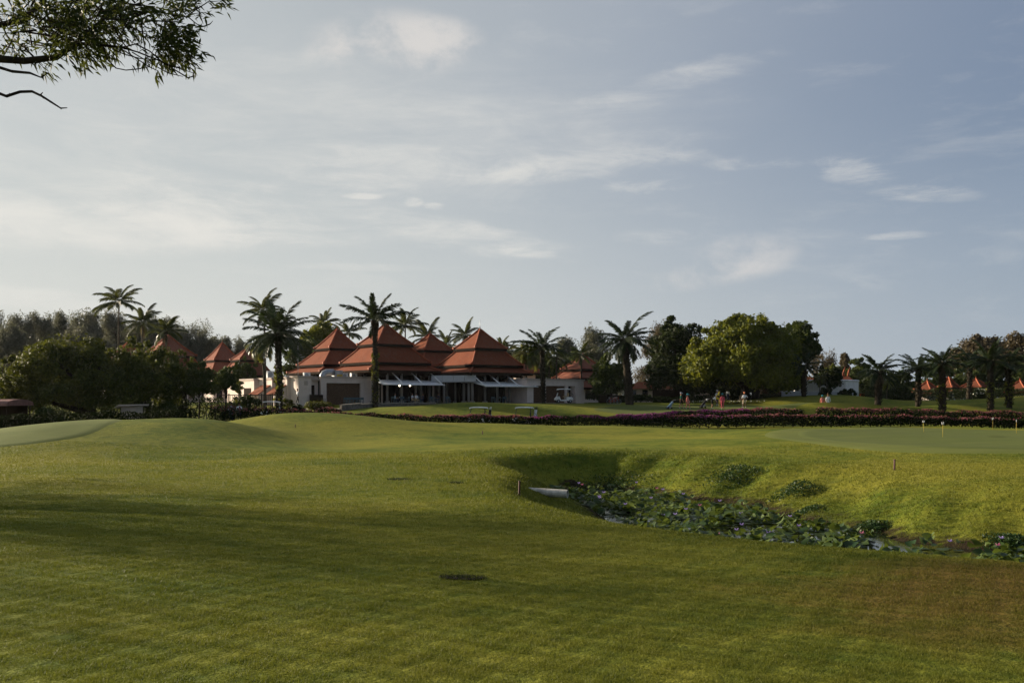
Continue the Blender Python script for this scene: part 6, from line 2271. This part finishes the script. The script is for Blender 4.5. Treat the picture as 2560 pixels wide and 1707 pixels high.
for px, lab in ((578, 'gardener in grey half hidden behind the pink topped hedge'), (598, 'gardener in white behind the pink topped hedge')):
    xx = PX(px, 86)
    person(lab, xx, 86, PZ(1007, 86) - 1.64, R(20), 'c_grey' if px < 590 else 'c_white', 'c_navy', None, 'skin_dark', True, True, 'stand', 1.64, group='staff near the garden')

# sand in the small bunker
bk_ = sheet('bunker_sand', 'pale lip of a sand bunker below the couple', [(PX(2094, 121), 121), (PX(2110, 120), 119.6), (PX(2128, 121), 120.2), (PX(2122, 122), 122)], M['sand'], 0.06, 5, 5)


# ------------------------------------------------------------------ terrace furniture and guests
def chair(label, x, y, z, rz, grp):
    t = thing('chair', label, 'chair', (x, y, z), rz, grp)
    q = MB()
    q.box(-0.24, 0.24, -0.24, 0.24, 0.42, 0.46)
    q.build('seat', M['c_blue_grey'], t)
    q = MB()
    q.box(-0.24, 0.24, 0.205, 0.24, 0.60, 0.90)
    q.build('backrest', M['c_blue_grey'], t)
    for sx in (-0.22, 0.22):
        for sy, top in ((-0.22, 0.42), (0.222, 0.9)):
            q = MB()
            q.box(sx - 0.025, sx + 0.025, sy - 0.018, sy + 0.018, 0, top)
            q.build('leg', M['c_blue_grey'], t)
        q = MB()
        q.box(sx - 0.03, sx + 0.03, -0.24, 0.20, 0.64, 0.67)
        q.build('armrest', M['c_blue_grey'], t)
    return t


M['c_blue_grey'] = mat_plain('weathered_blue_grey', (0.085, 0.125, 0.14), 0.7)
CHG = 'grey blue armchairs on the terrace'
ch0 = None
for px, D, rz, lab in ((1006, 125.0, 0.1, 'armchair third seat from the palm with back to the lawn'), (1018, 126.5, -1.2, 'armchair between the two white shirted diners'), (1078, 127.0, 0.0, 'armchair with back to lawn near terrace middle'),
                       (1090, 128.0, 1.4, 'armchair turned sideways at terrace middle'), (985, 126.0, 2.6, 'armchair closest to the climbing palm with diner in blue'), (1050, 127.4, 3.0, 'armchair facing the lawn behind the diners'),
                       (1120, 128.6, 0.3, 'armchair right of the terrace middle, in deep shade'), (1234, 130.6, 0.4, 'armchair before the dining pavilion, in deep shade'), (1262, 131.4, 0.2, 'second armchair before the dining pavilion')):
    x = PX(px, D)
    if ch0 is None:
        ch0 = chair(lab, x, D, GZ + 0.02, rz, CHG)
    else:
        c2 = copy_tree(ch0)
        c2.location = (x, D, GZ + 0.02)
        c2.rotation_euler = (0, 0, rz)
        c2['label'] = lab
for i, (px, D) in enumerate(((866, 120.2), (878, 120.9), (890, 121.6), (903, 122.4), (872, 121.4), (896, 123.0))):
    c2 = copy_tree(ch0)
    x = PX(px, D)
    c2.location = (x, D, max(GZ - 0.12, Hs(x, D)))
    c2.rotation_euler = (0, 0, PHI + 3.0 * (i % 2))
    c2['group'] = 'armchairs before the brown stone panel'
    c2['label'] = ['armchair at the near end of the row before stone panel', 'second armchair along the brown stone panel', 'third armchair along the brown stone panel', 'armchair at far end of the row before stone panel',
                   'armchair pushed in behind the near end of the row', 'armchair tucked behind the far end of the row'][i]
for i, (px, D, lab) in enumerate(((997, 126.3, 'small square table beside the diner in blue'), (1042, 127.0, 'small square table between two white shirted diners'), (1084, 128.6, 'small square table at terrace middle'), (1248, 131.6, 'small square table before the dining pavilion'))):
    x = PX(px, D)
    t = thing('table', lab, 'table', (x, D, GZ + 0.02), 0.4, 'terrace tables')
    q = MB()
    q.box(-0.42, 0.42, -0.42, 0.42, 0.70, 0.74)
    q.build('tabletop', M['c_blue_grey'], t)
    for sx in (-0.36, 0.36):
        for sy in (-0.36, 0.36):
            q = MB()
            q.box(sx - 0.03, sx + 0.03, sy - 0.03, sy + 0.03, 0, 0.70)
            q.build('leg', M['c_blue_grey'], t)
    q = MB()
    q.tube([(0.1, 0, 0.74), (0.1, 0, 0.86)], 0.035, 8)
    o = q.build('cup', M['whitepaint'])
    o.location = (x, D, GZ + 0.022)
    tag(o, 'white cup on ' + lab, 'cup', 'cups on terrace tables')
for px, D, rz, c_, lab in ((988, 125.6, R(100), 'c_blue', 'seated diner in pale blue at the table by climbing palm'), (1031, 126.6, R(70), 'c_white', 'seated diner in white shirt facing right'), (1041, 126.2, R(150), 'c_white', 'seated diner in white shirt, back to the lawn'),
                           (1057, 127.2, R(-80), 'c_navy', 'seated diner in dark shirt at white shirted company'), (1096, 128.4, R(-60), 'c_navy', 'seated diner in navy at terrace middle')):
    x = PX(px, D)
    person(lab, x, D, GZ + 0.02, rz, c_, 'c_khaki' if c_ == 'c_white' else 'c_navy', None, 'skin', True, False, 'sit', 1.7, 'guests sitting on the terrace')

# ------------------------------------------------------------------ tree overhanging on the left
rng = np.random.default_rng(77)
TX, TY = -20.0, 12.5
ot = thing('overhanging_tree', 'overhanging leafy boughs with bare twigs reaching in at the upper corner', 'tree', (TX, TY, Hs(TX, TY)))
tz = ot.location.z
tb = MB()
tb.tube([(0, 0, -0.4), (0, 0, 0.3), (0.3, -0.1, 2.2), (0.5, -0.2, 3.6)], [0.55, 0.36, 0.28, 0.24], 10)


def at(px, py, D):
    return Vector((PX(px, D) - TX, D - TY, PZ(py, D) - tz))


leafpts, leafdir = [], []


def spray(p, d, n, spread, L=0.13):
    """a tuft of long narrow leaves at the end of a twig"""
    d = Vector(d).normalized()
    for _ in range(n):
        dd = (d + Vector(rng.normal(0, spread, 3))).normalized()
        dd.z -= 0.15
        leafpts.append(p + Vector(rng.normal(0, 0.05, 3)))
        leafdir.append((dd.normalized(), L * rng.uniform(0.7, 1.25)))


def twig(p, d, length, r, depth, leafy=1.0, curl=0.25):
    d = Vector(d).normalized()
    pts, q = [p], Vector(p)
    n = max(3, int(length / 0.22))
    for i in range(n):
        d = (d + Vector(rng.normal(0, curl * 0.35, 3)) + Vector((0, 0, 0.02))).normalized()
        q = q + d * (length / n)
        pts.append(Vector(q))
    rad = [r * (1 - 0.75 * i / n) for i in range(n + 1)]
    tb.tube(pts, rad, 5 if r > 0.02 else 4)
    if depth > 0:
        for i in range(1, n + 1):
            if rng.random() < 0.75:
                s = Vector(rng.normal(0, 1, 3))
                dd = (d * 0.8 + s * 0.65)
                dd.z = dd.z * 0.75 + 0.05
                twig(pts[i], dd, length * rng.uniform(0.32, 0.55), rad[i] * 0.6, depth - 1, leafy, curl)
    else:
        for i in range(1, n + 1):
            if rng.random() < leafy:
                spray(pts[i], d, int(rng.integers(3, 6)), 0.55)
    if leafy > 0.3:
        spray(pts[-1], d, int(rng.integers(5, 9)), 0.5)


D0 = 14.0
# main bough that enters at the left edge and forks
lim = [Vector((0.5, -0.2, 3.4)), Vector((4.5, 0.6, 5.0)), at(-350, 175, 14.6), at(-120, 145, 14.2), at(0, 147, 14), at(60, 152, 14), at(140, 143, 14), at(175, 120, 14)]
tb.tube(lim, [0.17, 0.13, 0.09, 0.07, 0.055, 0.05, 0.045, 0.035], 8)
tb.tube([at(140, 143, 14), at(165, 128, 13.9), at(200, 108, 13.9), at(300, 117, 13.8), at(345, 130, 13.7)], [0.035, 0.03, 0.024, 0.016, 0.010], 6)
tb.tube([at(-300, -20, 15), at(0, 62, 14.3), at(60, 48, 14.2), at(100, 10, 14.2), at(150, -40, 14.2)], [0.07, 0.045, 0.036, 0.03, 0.025], 7)
tb.tube([at(175, 120, 14), at(215, 88, 14), at(255, 50, 14), at(300, 10, 14), at(340, -40, 14)], [0.035, 0.03, 0.025, 0.02, 0.018], 6)
# bare dead limbs
tb.tube([at(-250, 190, 14.8), at(-60, 150, 14.3), at(30, 178, 14), at(75, 182, 14), at(102, 193, 14)], [0.05, 0.03, 0.022, 0.018, 0.010], 6)
tb.tube([at(102, 193, 14), at(122, 181, 14)], [0.014, 0.008], 5)
tb.tube([at(-250, 215, 14.8), at(-30, 222, 14.2), at(16, 240, 14), at(50, 229, 14), at(80, 228, 14), at(105, 240, 14), at(130, 256, 14), at(152, 270, 14), at(168, 269, 14)], [0.05, 0.028, 0.022, 0.02, 0.019, 0.017, 0.015, 0.011, 0.006], 6)
for a, b in (((20, 240), (24, 232)), ((102, 236), (107, 230)), ((106, 240), (108, 246)), ((152, 270), (153, 273))):
    tb.tube([at(*a, 14), at(*b, 14)], [0.012, 0.005], 4)
# long curling bare twigs below the tip
for P_ in ([(258, 118), (270, 150), (290, 170), (315, 175), (345, 172), (375, 166)], [(300, 120), (340, 145), (370, 165), (397, 178)], [(330, 130), (380, 160), (420, 182), (458, 191)],
           [(345, 130), (400, 152), (440, 176), (470, 194), (484, 190), (484, 180)], [(280, 122), (310, 135), (350, 146), (395, 150)], [(340, 110), (375, 128), (410, 158), (486, 183)],
           [(470, 42), (492, 60), (508, 66), (525, 60), (532, 52)], [(430, 38), (465, 42), (490, 24), (515, 8), (530, -4)], [(300, 120), (345, 108), (352, 122)], [(380, 52), (400, 66), (420, 84)], [(372, 50), (420, 54), (458, 54)]):
    tb.tube([at(a, b, 13.7 + 0.1 * rng.normal()) for a, b in P_], [0.011] + [0.009] * (len(P_) - 2) + [0.004], 4)
# leafy twigs over the visible corner: starts along the limbs
starts = []
for px, py, n in ((20, 60, 6), (60, 110, 7), (40, 30, 6), (110, 70, 8), (150, 100, 8), (130, 40, 6), (190, 90, 7), (200, 40, 6), (230, 80, 7), (260, 30, 6), (290, 70, 6), (300, 15, 6), (340, 40, 5), (10, 120, 5), (170, 10, 6), (240, 5, 6), (380, 10, 4), (80, 10, 6), (350, 6, 5), (80, 85, 6), (140, 72, 6), (215, 60, 5), (265, 62, 5), (315, 45, 4)):
    for k in range(int(n * 0.88)):
        starts.append((px + rng.normal(0, 16), py + rng.normal(0, 12)))
for px, py in starts:
    dd = Vector((rng.normal(0.5, 0.7), rng.normal(0, 0.7), rng.normal(0.05, 0.45)))
    twig(at(px, py, 14.0 + rng.normal(0, 0.5)), dd, rng.uniform(0.35, 0.7), 0.014, 1 if rng.random() < 0.32 else 0, 0.85)
for px, py, n in ((395, 110, 11), (420, 125, 9), (430, 70, 6), (462, 142, 7), (388, 130, 5), (440, 105, 5), (410, 98, 5), (330, 80, 5), (180, 140, 4), (200, 136, 4), (490, 15, 2), (510, 8, 2), (470, 36, 3), (455, 20, 4), (420, 12, 5)):
    for k in range(n):
        twig(at(px + rng.normal(0, 12), py + rng.normal(0, 9), 13.8 + rng.normal(0, 0.3)), Vector((rng.normal(0.5, 0.6), rng.normal(0, 0.5), rng.normal(0, 0.5))), 0.22, 0.007, 0, 0.7)
tb.build('trunk', M['bark_dark'], ot)
# a second tree just outside the picture shades the middle of the foreground
SX, SY = -27.0, 27.0
st_ = thing('shade_tree', 'leafy tree outside the left picture edge whose shade falls on the foreground', 'tree', (SX, SY, Hs(SX, SY)))
sb_ = MB()
sb_.tube([(0, 0, -0.4), (0, 0, 0.3), (0.1, 0.1, 2.0), (0.2, 0.1, 3.2)], [0.5, 0.32, 0.24, 0.2], 9)
far_clumps = []
for k in range(84):
    a = rng.uniform(0, 6.28)
    rr = 9.5 * math.sqrt(rng.uniform(0.02, 1))
    cx, cy = math.cos(a) * rr, math.sin(a) * rr * 0.62
    cz = rng.uniform(3.8, 8.6) - 0.02 * rr * rr + 0.6
    if cx + SX + 2.6 > -0.514 * (cy + SY) - 1.2:
        continue
    r = rng.uniform(1.2, 2.5)
    far_clumps.append((cx, cy, cz, r, r, r * 0.65))
    sb_.tube([(0.2, 0.1, 3.0), (cx * 0.5, cy * 0.5, 3.0 + (cz - 3.0) * 0.6), (cx, cy, cz)], [0.07, 0.04, 0.015], 4)
sb_.build('trunk', M['bark_dark'], st_)
obj('crown', crown_mesh(rng, far_clumps, 84, 0.24, M['lf_near'], 0.4, 0.3, 0.5), st_)
P_ = np.array([tuple(p) for p in leafpts])
Dv = np.array([tuple(d[0]) for d in leafdir])
Ln = np.array([d[1] for d in leafdir])[:, None]
sid = np.cross(Dv, rng.normal(size=Dv.shape))
sid /= np.linalg.norm(sid, axis=1)[:, None]
V = np.stack([P_, P_ + Dv * Ln * 0.45 + sid * Ln * 0.12, P_ + Dv * Ln, P_ + Dv * Ln * 0.45 - sid * Ln * 0.12], 1)
V[:, 2, 2] -= 0.03
n = len(P_)
obj('leaves', mesh_np('leaves', V.reshape(-1, 3), np.arange(4 * n).reshape(-1, 4), M['lf_near'], False, np.repeat(rng.uniform(0, 1, n) ** 1.6, 4)), ot)
print('near leaves', n)

# ------------------------------------------------------------------ grass blades
rng = np.random.default_rng(123)


def blades(n, y0, y1, pexp, h0, w0):
    """mown grass: single blades, thick near the camera and thinning out with distance"""
    u = rng.uniform(0, 1, n)
    k = 2.0 - pexp                      # width grows with y, density falls as y**-pexp
    y = (y0 ** k + u * (y1 ** k - y0 ** k)) ** (1 / k)
    x = rng.uniform(-1, 1, n) * (0.535 * y + 0.6)
    return x, y


def grass(name, label, n, y0, y1, pexp, hb, wb, keepf, lean=0.5):
    x, y = blades(n, y0, y1, pexp, hb, wb)
    ok = keepf(x, y)
    x, y = x[ok], y[ok]
    n = len(x)
    z = H(x, y)
    sc = (y / 8.0)
    # tufts: height and lean drift over the lawn
    tuft = 0.72 + 0.30 * np.sin(x * 6.1 + 1.3 * np.sin(y * 4.3)) * np.sin(y * 7.7 + 1.1 * np.sin(x * 3.7)) + 0.30 * np.sin(x * 17 + y * 5) * np.sin(y * 15 - x * 4)
    h = hb * sc ** 0.45 * rng.uniform(0.55, 1.2, n) * np.clip(tuft, 0.25, 1.5)
    wd = wb * sc ** 0.9 * rng.uniform(0.7, 1.3, n)
    ang = rng.uniform(0, math.pi, n)
    off = np.column_stack([np.cos(ang) * wd / 2, np.sin(ang) * wd / 2, np.zeros(n)])
    ln = rng.normal(0, lean, (n, 2)) * h[:, None]
    B = np.column_stack([x, y, z - 0.004])
    V = np.stack([B - off, B + off, B + np.column_stack([ln, h])], 1).reshape(-1, 3)
    t = np.clip(rng.normal(0.45, 0.25, n) + 0.25 * (tuft - 0.7), 0, 1)
    o = obj(name, mesh_np(name, V, np.arange(3 * n).reshape(-1, 3), M['blade'], False, np.repeat(t, 3)))
    tag(o, label, kind='stuff')


GP = spline_loop(GREEN, 6)
LP = spline_loop(LG, 6)


def lawn_ok(x, y):
    d, s = chan(x, y)
    return (d > 1.3) & ~inside(GP, x, y) & ~inside(LP, x, y)


def bank_ok(x, y):
    d, s = chan(x, y)
    return (d > 0.25) & (d < 6.5) & ~inside(GP, x, y) & (rng.uniform(0, 1, len(x)) < np.clip(1.1 - d / 6.5, 0, 1) * np.clip(d, 0, 1))


grass('grass', 'close mown grass blades of the lawn', 1000000, 5.2, 44, 2.35, 0.029, 0.0055, lawn_ok)
grass('grass', 'longer ragged grass on the banks of the pond', 260000, 17, 46, 1.2, 0.050, 0.0075, bank_ok, 0.7)

# ------------------------------------------------------------------ haze
hz = MB()
hz.box(-950, 950, -110, 1150, -3.6, 34)
hm = bpy.data.materials.new('haze')
hm.use_nodes = True
g = NT(hm.node_tree)
hm.node_tree.nodes.clear()
pv_ = g.n('ShaderNodeVolumePrincipled')
pv_.inputs['Color'].default_value = (0.80, 0.84, 0.88, 1)
pv_.inputs['Density'].default_value = 0.00004
pv_.inputs['Anisotropy'].default_value = 0.35
ho = g.n('ShaderNodeOutputMaterial')
hm.node_tree.links.new(pv_.outputs[0], ho.inputs['Volume'])
hb = hz.build('haze', hm)
tag(hb, 'thin evening haze in the air over the course', kind='stuff')
